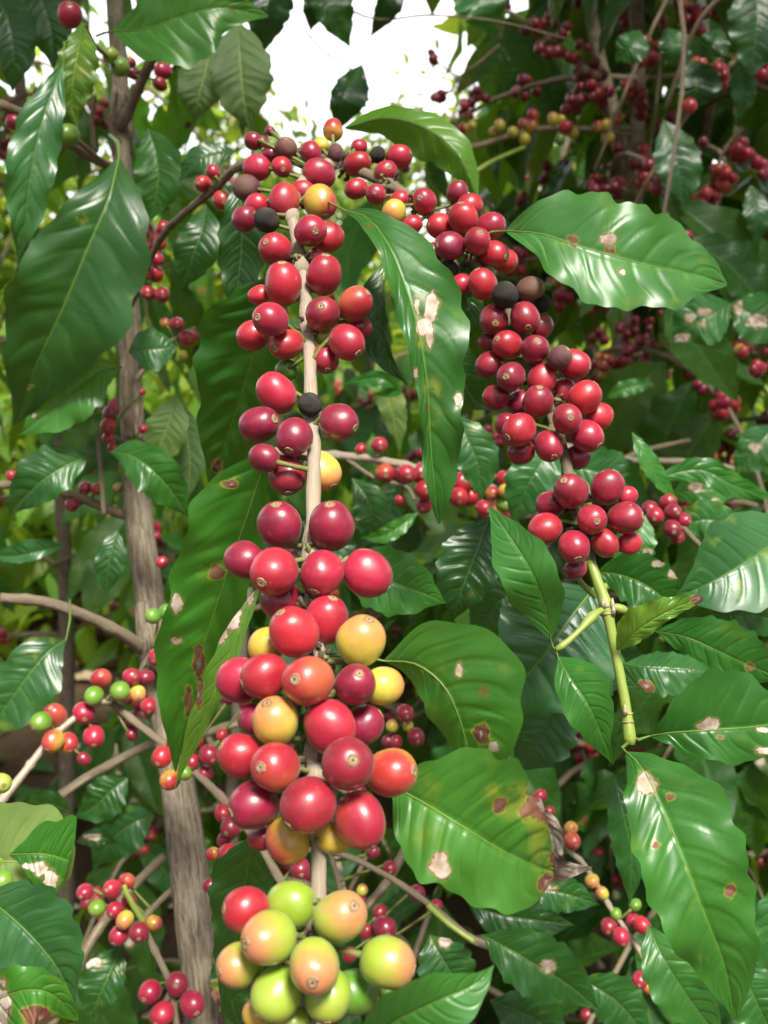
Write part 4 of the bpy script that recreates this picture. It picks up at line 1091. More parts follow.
TLf([(64, 545, .66), (40, 551, .65), (15, 556, .65), (-15, 556, .66)], 8, 14, 20, 20, TD, wave=.06, wf=3, quilt=.04, seed=43, tint=(1.4, 1.7, 1.7))
TLf([(-8, -10, .66), (8, 20, .65), (14, 55, .65), (12, 92, .66)], 26, 24, 8, 5, TD, wave=.08, wf=3, quilt=.06, seed=44, tint=(1.0, 1.2, 1.0))
TLf([(30, -25, .67), (44, 5, .665), (52, 35, .665), (54, 70, .67)], 24, 24, 8, 5, TD, wave=.08, wf=3, quilt=.06, seed=45, tint=(.9, 1.1, .9))
TLf([(148, 128, .72), (156, 155, .715), (158, 185, .715), (150, 222, .72)], 26, 24, 5, 5, TF, wave=.06, wf=3, quilt=.05, seed=46, tint=(.7, .85, .6))
TLf([(235, 152, .60), (218, 153, .595), (198, 160, .592), (178, 182, .60)], 16, 14, 10, -15, TD, wave=.06, wf=3, quilt=.04, seed=47, tint=(1.1, 1.3, 1.1))
TLf([(206, 205, .66), (202, 230, .65), (192, 258, .65), (180, 292, .66)], 24, 22, 8, 5, TD, wave=.06, wf=3, quilt=.05, seed=48, tint=(1.0, 1.2, .8))
TLf([(176, 395, .72), (170, 420, .715), (160, 445, .715), (146, 470, .72)], 22, 22, 5, 5, TP, wave=.05, wf=3, quilt=.05, seed=49, tint=(.6, .7, .4))
TLf([(178, 402, .74), (186, 430, .735), (190, 460, .735), (188, 500, .74)], 18, 18, 5, 5, TP, wave=.05, wf=3, quilt=.05, seed=50, tint=(.45, .6, .5))
# crown of this tree above the picture, which shades the fruit
shrub('', '', (float(base_t[0]), float(base_t[1])), 2.4, 61, bl=.55, z0=.66, trunk_pts=trk_path[::-1], nleaf=14, ncherry=20, fruit=.3, root=TL,
      keep=lambda p: p[2] > 1.42 and not (proj(p)[2] > 0 and in_gap(*proj(p)[:2])) and not (0 < proj(p)[2] < .72 and proj(p)[1] > -40))

# ================================================================== LOW TWIGS AT LEFT
def spray(label, loc, group='thin side branches of the coffee trees'): return thing('coffee_branch', label, 'branch', tuple(loc), group)

B1 = spray('pale twig rising from the left edge with pink and green cherries at its tip', P(-5, 808, .55))
p1 = twig_with_fruit(B1, [(-8, 812, .55), (20, 778, .56), (50, 740, .57), (75, 718, .58), (98, 704, .59), (112, 702, .60)], .0024, .0018,
  [(101,679,11,'T',.2,-.6,.3), (94,696,10,'E',-.3,.5,.7), (120,691,10.5,'E',.2,.4,.7), (132,677,10,'R',.5,-.2,.2), (146,678,8.5,'D'), (138,694,9,'Y',.3,.4,.4), (84,713,12,'R',.3,.4,.6), (94,737,11.5,'R',.2,.6,.5),
   (55,715,12.5,'T',-.1,-.7,.2), (41,722,10.5,'E',-.4,.4,.8), (53,741,11.5,'O',-.3,.6,.2), (68,743,10.5,'O',.4,.6,.2), (84,759,7,'D'), (133,724,8.5,'R'), (132,735,6.5,'D')], PALE_TWIG, name='stem')
B2 = spray('grey twig crossing in front of the trunk with a bunch of red cherries', P(112, 700, .60))
twig_with_fruit(B2, [(112, 703, .60), (135, 722, .59), (165, 745, .575), (195, 772, .56), (228, 805, .55), (255, 840, .54), (284, 886, .53), (300, 910, .53)], .0022, .0024,
  [(162,757,11.5,'R',-.2,.4,.6), (176,743,10.5,'T',.2,-.6,.2), (195,742,9.5,'R',.3,-.5,.3), (209,755,11,'R',.5,.3,.4), (192,762,8.5,'R',.1,.6,.4), (170,780,10.5,'O',-.4,.5,.5), (185,773,8,'E',.3,.3,.7), (205,773,9.5,'R'),
   (223,813,9.5,'R',.2,.3,.4), (231,827,11.5,'D',-.3,.3,.7), (228,855,12,'R',.1,.2,.7), (213,854,7.5,'O'), (224,840,8,'D'), (210,885,7.5,'D'), (218,677,7,'D'), (230,652,8,'D'), (228,697,8,'D'), (237,668,7,'R'), (222,735,6,'R'), (300,868,11,'D',.2,.3,.3), (245,700,8,'R')], TWIG, name='stem')
B3 = spray('bare grey twig slanting up to the right behind the trunk low at left', P(38, 812, .72))
branch_part(B3, [(36, 815, .72), (80, 782, .72), (110, 765, .72), (150, 745, .72), (200, 735, .72), (240, 722, .72)], .0034, .0028, name='stem', knob=.15)
leaf(B3, [(70, 812, .70), (52, 804, .69), (36, 806, .69), (20, 815, .70)], 14, 14, 10, 10, TD, seed=60, tint=(1.2, 1.5, .9))
leaf(B3, [(128, 778, .72), (112, 790, .715), (95, 806, .715), (74, 818, .72)], 22, 20, 10, 10, TD, wave=.06, quilt=.05, seed=61, tint=(1.1, 1.3, .9))
leaf(B3, [(155, 815, .73), (135, 822, .72), (112, 840, .72), (92, 868, .73)], 26, 24, 10, 10, TD, wave=.05, quilt=.04, seed=62, tint=(1.0, 1.3, 1.2))
leaf(B3, [(76, 842, .71), (92, 838, .70), (105, 838, .70), (118, 844, .71)], 9, 9, 10, 20, TD, seed=63, dead=[(92, 837, 12, 4)], tint=(1, 1.2, 1))
B4 = spray('short twig beside the lower trunk carrying two bunches of red cherries and one green', P(172, 886, .62))
twig_with_fruit(B4, [(174, 888, .63), (156, 905, .60), (143, 922, .585), (150, 940, .58), (162, 965, .575), (172, 990, .57), (178, 1040, .565)], .0018, .0020,
  [(85,892,8.5,'R',-.2,.2,.2), (97,908,9,'E',-.3,.2,.2), (112,889,9.5,'R',-.3,-.2,.5), (127,881,9,'T',.3,-.4,.3), (115,910,9,'R',-.2,.1,.1), (125,920,9.5,'Y',-.2,.3,.7), (129,901,8,'D'), (119,935,10.5,'R',-.3,.5,.6), (139,932,10.5,'D',.2,.3,.9), (154,923,8.5,'O',.5,.1,.2),
   (150,992,12.5,'R',-.3,.2,.2), (177,984,12.5,'D',.1,-.3,.5), (192,1004,13.5,'R',.5,.3,.7), (162,1014,13,'R',-.3,.4,.4)], TWIG, name='stem')
branch_part(B4, [(143, 922, .585), (128, 896, .58), (124, 885, .58)], .0020, .0014, GREEN_STEM, name='side_twig')
leaf(B4, [(122, 945, .60), (112, 968, .59), (100, 995, .585), (84, 1030, .59)], 18, 26, 10, 5, TD, wave=.06, quilt=.05, seed=64, dead=[(90, 962, 16, 6)], tint=(1.3, 1.5, 1.0))
leaf(B4, [(215, 948, .575), (228, 975, .57), (232, 1000, .57), (240, 1030, .58)], 20, 20, 0, 0, TD, wave=.1, quilt=.05, seed=65, burn=[(215, 1000, 8, 20)], tint=(1, 1, .7))
branch_part(B4, [(70, 985, .70), (95, 935, .70), (130, 890, .71), (165, 855, .72)], .0034, .003, name='side_twig', knob=.15)
B5 = spray('broad leaves at the lower left edge, one folded over showing its pale underside', P(-10, 905, .45))
branch_part(B5, [(-25, 930, .47), (-10, 880, .465), (-12, 840, .46), (-20, 780, .46)], .0024, .002, name='stem')
leaf(B5, [(-30, 865, .455), (0, 862, .45), (30, 864, .45), (58, 872, .452), (70, 878, .455)], [1, 40, 54, 60, 62, 62, 60, 58, 56, 50, 30, 2], [1, 38, 50, 58, 60, 60, 58, 54, 50, 46, 34, 2], 5, 5, TP, wave=.05, wf=1.5, quilt=.03, seed=66, tint=(1.25, 1.2, .9), label='pale underside of a folded leaf')
leaf(B5, [(10, 855, .44), (28, 854, .437), (48, 855, .437), (69, 861, .44)], [1, 5, 10, 16, 22, 28, 32, 36, 40, 44, 44, 20], [1, 6, 12, 20, 26, 32, 36, 40, 44, 50, 50, 24], -8, 8, TF, wave=.03, wf=1.5, quilt=.03, seed=67, dead=[(40, 868, 12, 9), (52, 880, 8, 13), (26, 866, 6, 4)], tint=(1.1, 1.2, .8), label='folded over flap with a white scar')
leaf(B5, [(-18, 895, .41), (5, 912, .40), (30, 935, .395), (55, 965, .395), (76, 1003, .40)], [1, 24, 38, 46, 50, 50, 46, 40, 32, 20, 8, 1], [1, 20, 34, 40, 44, 46, 44, 40, 34, 22, 8, 1], 10, 8, TD, wave=.04, quilt=.05, seed=68, tint=(1.3, 1.5, 1.5))
leaf(B5, [(-30, 1010, .33), (0, 998, .315), (30, 990, .31), (55, 996, .312), (78, 1020, .32)], [1, 20, 26, 28, 28, 26, 24, 20, 16, 12, 8, 1], [1, 30, 40, 46, 46, 44, 40, 36, 30, 20, 10, 1], 0, 10, TF, wave=.05, quilt=.03, seed=69, burn=[(38, 1016, 18, 12)], dead=[(-2, 1005, 14, 30)], tint=(1.1, 1.2, .9), label='blurred close leaf with a brown patch')
twig_with_fruit(B5, [(-20, 800, .46), (-8, 830, .46), (-10, 870, .455)], .0015, .0015, [(2,783,10.5,'G',.5,0,.2), (3,857,12.5,'E',.7,0,.5), (2,881,12.5,'E',.6,.1,.5)], GREEN_STEM, name='fruit_twig')

# ================================================================== MIDDLE PALE BRANCH
B6 = spray('pale level branch passing behind the long drooping leaf with small red and orange cherries', P(290, 452, .74))
twig_with_fruit(B6, [(240, 448, .76), (300, 454, .74), (345, 456, .73), (390, 462, .72), (430, 472, .72), (475, 484, .72), (505, 490, .72), (540, 498, .73)], .0032, .0024,
  [(379,445,9,'R',.2,.3,.5), (385,473,10.5,'T',.1,.3,.5), (407,474,10.5,'R',.2,.3,.4), (420,473,11,'R',.2,.3,.2), (424,490,10.5,'R',.3,.2,.4), (424,505,9.5,'R',-.2,.4,.4), (461,483,12,'R',.3,-.2,.4), (458,497,10.5,'R',.1,.5,.5), (470,497,10,'R'), (484,508,9,'R',.4,.3,.4),
   (489,476,7.5,'Y',-.2,.2,.2), (504,478,8.5,'R',.4,.2,.4), (492,493,8,'O',0,.3,.6), (505,491,7.5,'Y',.3,.3,.6), (504,504,9,'E',.2,.4,.6), (361,449,6,'R'), (400,500,6,'R')], PALE_TWIG, name='stem')
branch_part(B6, [(345, 458, .73), (375, 478, .72), (405, 486, .71), (415, 500, .70)], .0016, .0012, name='side_twig')
leaf(B6, [(352, 478, .76), (368, 500, .755), (372, 525, .755), (360, 550, .76)], 18, 18, 5, 5, TD, seed=70, wave=.06, tint=(1.0, 1.3, .8))
leaf(B6, [(372, 395, .80), (395, 390, .795), (378, 378, .79), (340, 384, .80)], 10, 8, 5, 20, TF, seed=71, tint=(1, 1.3, 1.3))
leaf(B6, [(376, 360, .82), (388, 395, .815), (396, 425, .815), (400, 452, .82)], 15, 13, 5, 0, TP, wave=.08, seed=72, tint=(.9, .95, .55), yellow=[(388, 390, 30)], label='yellowing narrow leaf')
leaf(B6, [(418, 512, .66), (400, 526, .655), (382, 536, .655), (360, 538, .66)], 9, 9, 20, 20, TF, seed=73, tint=(1.2, 1.3, 1.1))
leaf(B6, [(300, 520, .78), (330, 540, .77), (355, 545, .77), (395, 530, .78)], 18, 16, 5, 10, TD, seed=74, tint=(1, 1.3, .8))
B7 = spray('thin pale twig running level to the right behind the lowest red cherry cluster', P(565, 448, .95))
branch_part(B7, [(545, 440, .95), (585, 452, .95), (630, 460, .96), (690, 462, .98), (740, 470, 1.0)], .0034, .0026, PALE_TWIG, name='stem', knob=.2)
branch_part(B7, [(600, 470, .97), (640, 452, .97), (690, 440, .98)], .0026, .002, name='side_twig', knob=.2)
leaf(B7, [(632, 432, .62), (642, 450, .615), (656, 474, .615), (671, 494, .62), (680, 500, .625)], 10, 9, -20, 30, TF, seed=75, wave=.1, tint=(.95, 1.2, .9))
leaf(B7, [(607, 398, .95), (620, 390, .945), (638, 385, .945), (656, 384, .95)], 8, 9, 0, 20, TF, seed=76, tint=(1.0, 1.3, .9))

# ================================================================== RIGHT SIDE SPRAYS
B8 = spray('leafy branch at right with overlapping broad leaves and a bunch of seven small cherries', P(800, 560, .56))
pb = branch_part(B8, [(810, 560, .56), (770, 580, .55), (735, 600, .545), (700, 620, .54), (660, 640, .53)], .0026, .0016, GREEN_STEM, name='stem')
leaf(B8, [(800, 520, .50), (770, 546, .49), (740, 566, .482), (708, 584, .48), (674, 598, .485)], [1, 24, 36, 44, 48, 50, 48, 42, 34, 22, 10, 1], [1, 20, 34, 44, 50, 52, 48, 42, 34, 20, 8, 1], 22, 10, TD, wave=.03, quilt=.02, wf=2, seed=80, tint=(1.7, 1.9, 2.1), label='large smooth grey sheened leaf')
leaf(B8, [(596, 572, .50), (620, 575, .495), (645, 585, .49), (668, 602, .49), (690, 622, .50)], 30, 26, 20, 5, TF, wave=.05, quilt=.035, seed=81, tint=(.65, .85, .75), dead=[(659, 564, 9, 4), (676, 574, 9, 6)])
leaf(B8, [(655, 632, .47), (685, 637, .462), (715, 650, .458), (745, 664, .46), (790, 682, .47)], [1, 10, 18, 26, 30, 34, 34, 32, 28, 20, 10, 1], 24, 15, -15, TF, wave=.05, quilt=.03, seed=82, tint=(.75, .95, .9), burn=[(750, 667, 5)])
leaf(B8, [(623, 664, .46), (645, 667, .452), (675, 669, .45), (700, 671, .452), (718, 674, .46)], 17, 28, -55, 10, TD, wave=.05, quilt=.05, seed=83, tint=(1.3, 1.5, 1.3), burn=[(646, 686, 9, 7)])
leaf(B8, [(690, 618, .50), (720, 612, .49), (755, 615, .488), (800, 630, .50)], 26, 24, 10, 0, TD, wave=.04, quilt=.03, seed=84, tint=(1.3, 1.6, 1.4), dead=[(764, 598, 12, 14)])
leaf(B8, [(645, 515, .56), (638, 535, .555), (630, 555, .555), (618, 580, .56)], 22, 22, 5, 5, TF, wave=.04, quilt=.04, seed=85, tint=(.8, 1.1, .9), dead=[(648, 552, 6, 5)])
leaf(B8, [(742, 528, .60), (722, 522, .595), (700, 520, .595), (672, 532, .60)], 20, 20, 5, 5, TD, wave=.06, quilt=.04, seed=86, tint=(1.5, 1.9, 1.4))
twig_with_fruit(B8, [(700, 546, .58), (690, 535, .58), (678, 522, .585), (664, 512, .59)], .0016, .0012,
  [(650,509,9.5,'D',-.4,.2,.2), (655,516,10,'R',-.3,.3,.6), (668,502.5,9.5,'R',.2,-.4,.2), (673,512,9,'D',.3,.1,.5), (672.5,529,10,'D',-.1,.3,.7), (683,520,8,'R',.6,.2,.3), (677,537,8,'D',.1,.7,.2)], TWIG, name='fruit_twig')
B9 = spray('shaded branch of dark quilted leaves with blue sheen, left of the lime green shoot', P(590, 590, .50))
branch_part(B9, [(640, 560, .54), (600, 590, .52), (560, 600, .515), (520, 560, .52), (490, 515, .53)], .0022, .0014, GREEN_STEM, name='stem')
leaf(B9, [(490, 516, .47), (481, 540, .462), (470, 568, .46), (460, 595, .462), (452, 622, .47)], 30, 34, 14, 5, TD, wave=.04, quilt=.10, seed=90, tint=(.95, 1.15, 1.1), label='dark strongly quilted leaf')
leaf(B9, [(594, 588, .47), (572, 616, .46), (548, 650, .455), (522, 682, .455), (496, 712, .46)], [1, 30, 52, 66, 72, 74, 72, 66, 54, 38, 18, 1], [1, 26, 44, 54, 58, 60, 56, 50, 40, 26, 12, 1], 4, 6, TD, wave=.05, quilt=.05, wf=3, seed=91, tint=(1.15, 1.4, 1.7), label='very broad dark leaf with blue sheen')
leaf(B9, [(535, 585, .50), (515, 592, .495), (495, 606, .492), (470, 640, .50)], 28, 26, 10, 5, TD, wave=.05, quilt=.05, seed=92, tint=(1.2, 1.4, 1.6))
leaf(B9, [(560, 690, .50), (548, 720, .495), (535, 745, .495), (515, 772, .50)], 36, 34, 5, 5, TD, wave=.05, quilt=.05, seed=93, tint=(1.2, 1.4, 1.8))
leaf(B9, [(640, 690, .52), (620, 668, .515), (600, 640, .515), (580, 625, .52)], 28, 28, 5, 5, TD, wave=.05, quilt=.04, seed=94, tint=(.9, 1.3, 1.0))
leaf(B9, [(556, 440, .62), (540, 465, .61), (526, 490, .61), (512, 525, .62)], 28, 26, 5, 5, TD, wave=.05, quilt=.04, seed=95, tint=(1.4, 1.8, 1.7))
leaf(B9, [(560, 465, .63), (590, 470, .625), (620, 480, .625), (650, 500, .63)], 26, 24, 5, 5, TD, wave=.05, quilt=.04, seed=96, tint=(1.3, 1.8, 1.5))
leaf(B9, [(455, 415, .66), (468, 440, .655), (478, 465, .655), (482, 500, .66)], 24, 22, 5, 5, TD, wave=.05, quilt=.04, seed=97, tint=(1.3, 1.7, 1.5))
B10 = spray('fine pale twig with red and lime cherries beside the long scarred leaf at lower right', P(560, 840, .62))
twig_with_fruit(B10, [(535, 800, .64), (565, 846, .63), (582, 862, .625), (598, 886, .62), (613, 912, .615), (630, 935, .61), (645, 962, .605), (662, 995, .60)], .0017, .0014,
  [(560,835,7.5,'R',-.3,0,.2), (572,841,9,'T',.3,.2,.4), (571,828,7.5,'Y',.2,-.3,.2), (562,849,6.5,'E'), (540,796,7.5,'R'), (549,812,6,'R'), (592,881,7.5,'Y',-.3,.2,.3), (602,893,7,'Y'), (616,914,6.5,'E',-.2,.3,.4), (635,905,6.5,'E'),
   (609,927,9.5,'D',-.3,.2,.4), (621,937,9.5,'R',.1,.5,.6), (633,921,8.5,'R',-.2,-.2,.2), (642,925,9,'R',.4,.2,.4), (640,980,9,'R',-.3,.2,.5), (648,987,7.5,'O'), (659,975,7.5,'O')], PALE_TWIG, name='stem')
leaf(B10, [(615, 778, .52), (624, 815, .515), (632, 855, .515), (630, 905, .52)], 18, 20, 5, -15, TD, wave=.06, quilt=.04, seed=100, tint=(1.0, 1.3, 1.0))
leaf(B10, [(648, 925, .46), (664, 960, .45), (690, 1000, .45), (725, 1045, .46)], 30, 30, 8, 8, TD, wave=.06, quilt=.04, seed=101, tint=(1.5, 1.8, 1.2))
leaf(B10, [(735, 960, .50), (748, 985, .495), (760, 1010, .495), (775, 1040, .50)], 30, 30, 8, 8, TD, wave=.06, quilt=.04, seed=102, tint=(1.3, 1.7, 1.2))
leaf(B10, [(800, 870, .52), (785, 905, .515), (775, 940, .515), (768, 990, .52)], 30, 26, 8, 8, TD, wave=.06, quilt=.04, seed=103, tint=(1.3, 1.7, 1.4))
B11 = spray('spray of dark leaves with tan dead spots along the bottom, under the scorched leaf', P(440, 905, .56))
branch_part(B11, [(250, 848, .62), (330, 852, .60), (380, 872, .585), (430, 905, .57), (470, 938, .56), (500, 950, .56)], .0015, .0020, TWIG, name='stem', knob=.2)
branch_part(B11, [(332, 842, .62), (340, 880, .61), (348, 930, .60)], .0030, .0030, PALE_TWIG, name='side_twig')
branch_part(B11, [(405, 850, .64), (385, 885, .63), (360, 915, .62), (345, 935, .62)], .0030, .0026, TWIG, name='side_twig')
branch_part(B11, [(372, 842, .64), (360, 870, .63), (350, 890, .63)], .0018, .0016, TWIG, name='side_twig')
branch_part(B11, [(428, 905, .568), (450, 925, .56), (474, 942, .555)], .0018, .0016, GREEN_STEM, name='side_twig')
leaf(B11, [(482, 935, .55), (510, 950, .542), (540, 968, .54), (568, 985, .542), (600, 1010, .55)], 34, 32, 10, 8, TD, wave=.06, quilt=.05, seed=110, tint=(1.1, 1.4, 1.0), dead=[(548, 966, 10, 8)])
leaf(B11, [(430, 935, .56), (440, 955, .555), (452, 975, .555), (470, 1005, .56)], 28, 30, 8, 8, TD, wave=.06, quilt=.05, seed=111, tint=(1.0, 1.3, 1.0), dead=[(445, 942, 8, 8)])
leaf(B11, [(580, 978, .56), (600, 990, .555), (620, 1005, .555), (650, 1040, .56)], 26, 26, 8, 8, TD, wave=.06, quilt=.05, seed=112, tint=(1.2, 1.5, 1.1))
leaf(B11, [(525, 890, .54), (545, 890, .535), (570, 895, .535), (600, 905, .54)], 18, 20, 0, 15, TD, wave=.06, quilt=.05, seed=113, tint=(1.0, 1.4, 1.0), dead=[(542, 888, 16, 5)])
leaf(B11, [(490, 1000, .58), (515, 1010, .575), (540, 1022, .575), (570, 1050, .58)], 26, 26, 0, 15, TD, wave=.06, quilt=.05, seed=114, tint=(1.0, 1.4, 1.0))
leaf(B11, [(470, 905, .60), (500, 915, .595), (535, 920, .595), (575, 925, .60)], 20, 26, 0, 15, TD, wave=.06, quilt=.05, seed=115, tint=(.8, 1.1, .8))
twig_with_fruit(B11, [(330, 852, .60), (345, 900, .60), (370, 935, .595), (385, 960, .59)], .0016, .0014,
  [(405,713,9.5,'R',.2,.2,.3), (416,737,9.5,'D',.2,.3,.3), (392,726,6.5,'Y'), (408,726,6,'Y'), (388,741,6.5,'D'), (373,852,7,'D'), (390,868,8,'D',.1,.2,.3), (417,893,9,'D',.2,.2,.3), (362,890,6,'Y'), (385,928,13,'D',.2,.2,.4), (380,912,8,'D'), (366,931,8,'D'),
   (372,1004,9,'R'), (436,906,7,'R'), (350,955,8,'D'), (398,1000,7,'D'), (396,742,7,'R')], TWIG, name='fruit_twig')
B12 = spray('pair of leaves blotched with large white scars at the right edge', P(760, 330, .85))
branch_part(B12, [(800, 345, .86), (760, 322, .85), (725, 318, .85), (690, 325, .85)], .0022, .0014, GREEN_STEM, name='stem')
leaf(B12, [(732, 304, .84), (712, 314, .83), (692, 325, .83), (672, 345, .84)], 28, 26, 5, 5, TD, wave=.05, quilt=.04, seed=120, tint=(1.5, 2.0, 1.6), dead=[(690, 318, 7, 6), (705, 312, 9, 5), (682, 338, 10, 6), (703, 325, 4, 5)])
leaf(B12, [(732, 302, .85), (748, 312, .84), (764, 322, .84), (790, 335, .85)], 28, 26, 5, 5, TD, wave=.05, quilt=.04, seed=121, tint=(1.5, 2.0, 1.4), dead=[(739, 308, 6, 9), (758, 322, 13, 8)])
leaf(B12, [(672, 494, .74), (695, 490, .73), (718, 488, .73), (748, 480, .74)], 20, 18, 5, 5, TF, wave=.05, quilt=.04, seed=122, tint=(1.0, 1.3, 1.1), dead=[(696, 487, 10, 6), (706, 482, 7, 5), (716, 503, 6, 6)])
leaf(B12, [(775, 425, .78), (762, 440, .775), (750, 456, .775), (734, 476, .78)], 22, 20, 5, 5, TD, wave=.05, quilt=.04, seed=123, tint=(1.6, 2.1, 1.6), dead=[(755, 447, 8, 6)])
leaf(B12, [(655, 478, .62), (700, 470, .62), (735, 486, .62), (780, 500, .63)], 14, 14, 5, 5, TF, seed=124, tint=(.8, 1.2, .8))
B13 = spray('thin branch with yellow and orange cherries against the bright gap at upper right', P(500, 135, 1.15))
twig_with_fruit(B13, [(455, 152, 1.14), (490, 142, 1.15), (520, 133, 1.15), (555, 128, 1.16), (600, 130, 1.18), (630, 135, 1.2)], .0034, .003,
  [(533,115,6.5,'T'), (532,126,6.5,'O'), (553,119,6.5,'Y'), (561,120,5.5,'Y'), (566,127,7,'R'), (573,133,6,'Y'), (525,139,6.5,'Y'), (513,132,6,'Y'), (500,125,6,'Y'), (494,132,5.5,'O'), (524,124,6,'O'), (560,140,5.5,'E'), (606,125,6.5,'Y'), (617,119,6,'T'), (608,138,7,'Y'), (598,126,5.5,'O'), (625,128,5,'E'), (464,128,5.5,'O'), (456,132,5.5,'R'), (472,125,5,'Y')], TWIG, navel=False, name='stem')
branch_part(B13, [(475, 172, 1.1), (495, 160, 1.12), (525, 147, 1.15)], .0026, .0022, GREEN_STEM, name='side_twig')

# unseen leaves added above the picture to shade what stands behind the fruit
def add_shade_crown(root, n, xr, yr, zr, seed):
    r = random.Random(seed); its = []
    for i in range(n):
        p = V(r.uniform(*xr), r.uniform(*yr), r.uniform(*zr))
        px, py, d = proj(p)
        if d > 0 and py > -170 and -60 < px < 830: continue
        R = frame(V(r.uniform(-1, 1), r.uniform(-1, 1), r.uniform(-.9, 0)), V(r.uniform(-.5, .5), r.uniform(-.5, .5), 1))
        its.append((p, R, r.uniform(.11, .17), r.randrange(12), rtint(.8, 1.2)))
    f = merge_leaves('crown', root, its, LEAF_MASS); f['kind'] = 'stuff'  # loose leaves added out of view to block the sun
its = []; r_ = random.Random(91)
for i in range(430):
    px_ = r_.uniform(425, 840)
    if r_.random() < (535 - px_) / 105: continue
    p = P(px_, r_.uniform(-90, 300), r_.uniform(1.5, 2.1))
    a = r_.uniform(0, 6.28)
    its.append((p, frame(V(math.cos(a) * .5, math.sin(a) * .5, r_.uniform(-1.3, -.2)), V(math.sin(a), -1.0, r_.uniform(.2, 1))), r_.uniform(.10, .16), r_.randrange(12), rtint(.7, 1.6)))
f = merge_leaves('rear_foliage', TREE_UR, its, LEAF_MASS); f['kind'] = 'stuff'
add_shade_crown(TREE_R, 650, (-0.05, 1.5), (0.05, 1.5), (1.8, 2.6), 3)
add_shade_crown(TL, 520, (-1.3, -0.1), (0.25, 1.4), (1.85, 2.5), 4)

B16 = spray('leggy branches loaded with dark red cherry bunches in the shade at the upper right', P(640, 60, 1.25))
branch_part(B16, [(586, -30, 1.27), (592, 20, 1.27), (601, 65, 1.26), (618, 132, 1.26), (628, 200, 1.27)], .0075, .009, BARK, name='stem')
def bunch(rows, cx, cy, n, sp, r0, kinds, seed):
    r = random.Random(seed)
    for i in range(n):
        a = r.uniform(0, 6.28); q = math.sqrt(r.random()) * sp
        rows.append((cx + q * math.cos(a) * 1.15, cy + q * math.sin(a), r0 * r.uniform(.85, 1.12), r.choice(kinds)))
for k, (pts, bs) in enumerate([
  ([(500, 8, 1.2), (540, 30, 1.2), (580, 62, 1.22), (600, 80, 1.25)], [(530, 30, 6, 9, 5.5, 'DDN'), (552, 26, 9, 14, 5.5, 'DDR'), (572, 52, 9, 14, 5.5, 'DDR'), (548, 48, 7, 10, 5.5, 'DDN')]),
  ([(615, 130, 1.26), (602, 110, 1.22), (590, 92, 1.2), (575, 88, 1.2)], [(585, 88, 12, 14, 6, 'DDR'), (602, 95, 8, 10, 6, 'DR'), (572, 105, 6, 9, 6, 'D'), (590, 72, 8, 12, 5.5, 'DDN')]),
  ([(618, 130, 1.26), (632, 105, 1.2), (640, 90, 1.18), (655, 62, 1.18)], [(636, 92, 9, 12, 6, 'DDR'), (645, 52, 9, 13, 6, 'DR'), (640, 108, 6, 9, 6, 'D')]),
  ([(660, 28, 1.12), (685, 24, 1.12), (705, 18, 1.12), (726, 10, 1.12)], [(690, 12, 9, 14, 6, 'RDR'), (692, 28, 6, 9, 6, 'DR'), (712, 12, 3, 6, 6, 'D')]),
  ([(690, 66, 1.08), (706, 72, 1.08), (716, 62, 1.08), (724, 54, 1.08)], [(706, 70, 9, 11, 7, 'RRT'), (718, 76, 5, 8, 7, 'RD'), (765, 70, 5, 8, 7, 'R')]),
  ([(632, 150, 1.22), (642, 165, 1.2), (646, 185, 1.2), (640, 200, 1.2)], [(641, 158, 7, 9, 6.5, 'DRT'), (645, 178, 8, 10, 6.5, 'TOD'), (604, 190, 14, 16, 6, 'DD'), (668, 122, 5, 10, 6, 'RD')]),
  ([(742, 128, 1.1), (728, 145, 1.1), (718, 165, 1.1), (705, 190, 1.1)], [(702, 205, 15, 15, 6.5, 'RRDT'), (722, 178, 8, 11, 6.5, 'RTR'), (742, 152, 9, 12, 6.5, 'RRD'), (758, 168, 6, 10, 6, 'DR')]),
  ([(768, 262, 1.1), (752, 270, 1.1), (742, 276, 1.1)], [(744, 274, 10, 13, 6, 'RDR'), (734, 100, 0, 1, 5, 'R'), (740, 356, 4, 6, 6, 'O'), (757, 368, 4, 6, 6.5, 'RD')]),
  ([(660, 352, 1.3), (640, 354, 1.3), (620, 358, 1.3), (598, 362, 1.3)], [(606, 368, 12, 13, 6, 'RTRO'), (626, 364, 5, 7, 6, 'RD'), (595, 312, 8, 12, 4.5, 'D'), (636, 330, 9, 16, 4.5, 'D'), (655, 322, 6, 10, 4.5, 'D')]),
  ([(590, 280, 1.4), (570, 284, 1.4), (550, 286, 1.4), (535, 292, 1.4)], [(560, 284, 9, 12, 5, 'OTEO'), (562, 300, 6, 8, 5.5, 'R')]),
  ([(500, 45, 1.3), (480, 62, 1.3), (462, 75, 1.3), (450, 92, 1.3)], [(430, 58, 3, 7, 4.5, 'D'), (442, 100, 5, 8, 4.5, 'D'), (478, 95, 6, 8, 4.5, 'D'), (502, 10, 4, 7, 5.5, 'D')]),
]):
    rows = []
    for q, b in enumerate(bs): bunch(rows, *b, 100 * k + q)
    twig_with_fruit(B16, pts, .0022, .0016, rows, navel=False, seed=k)

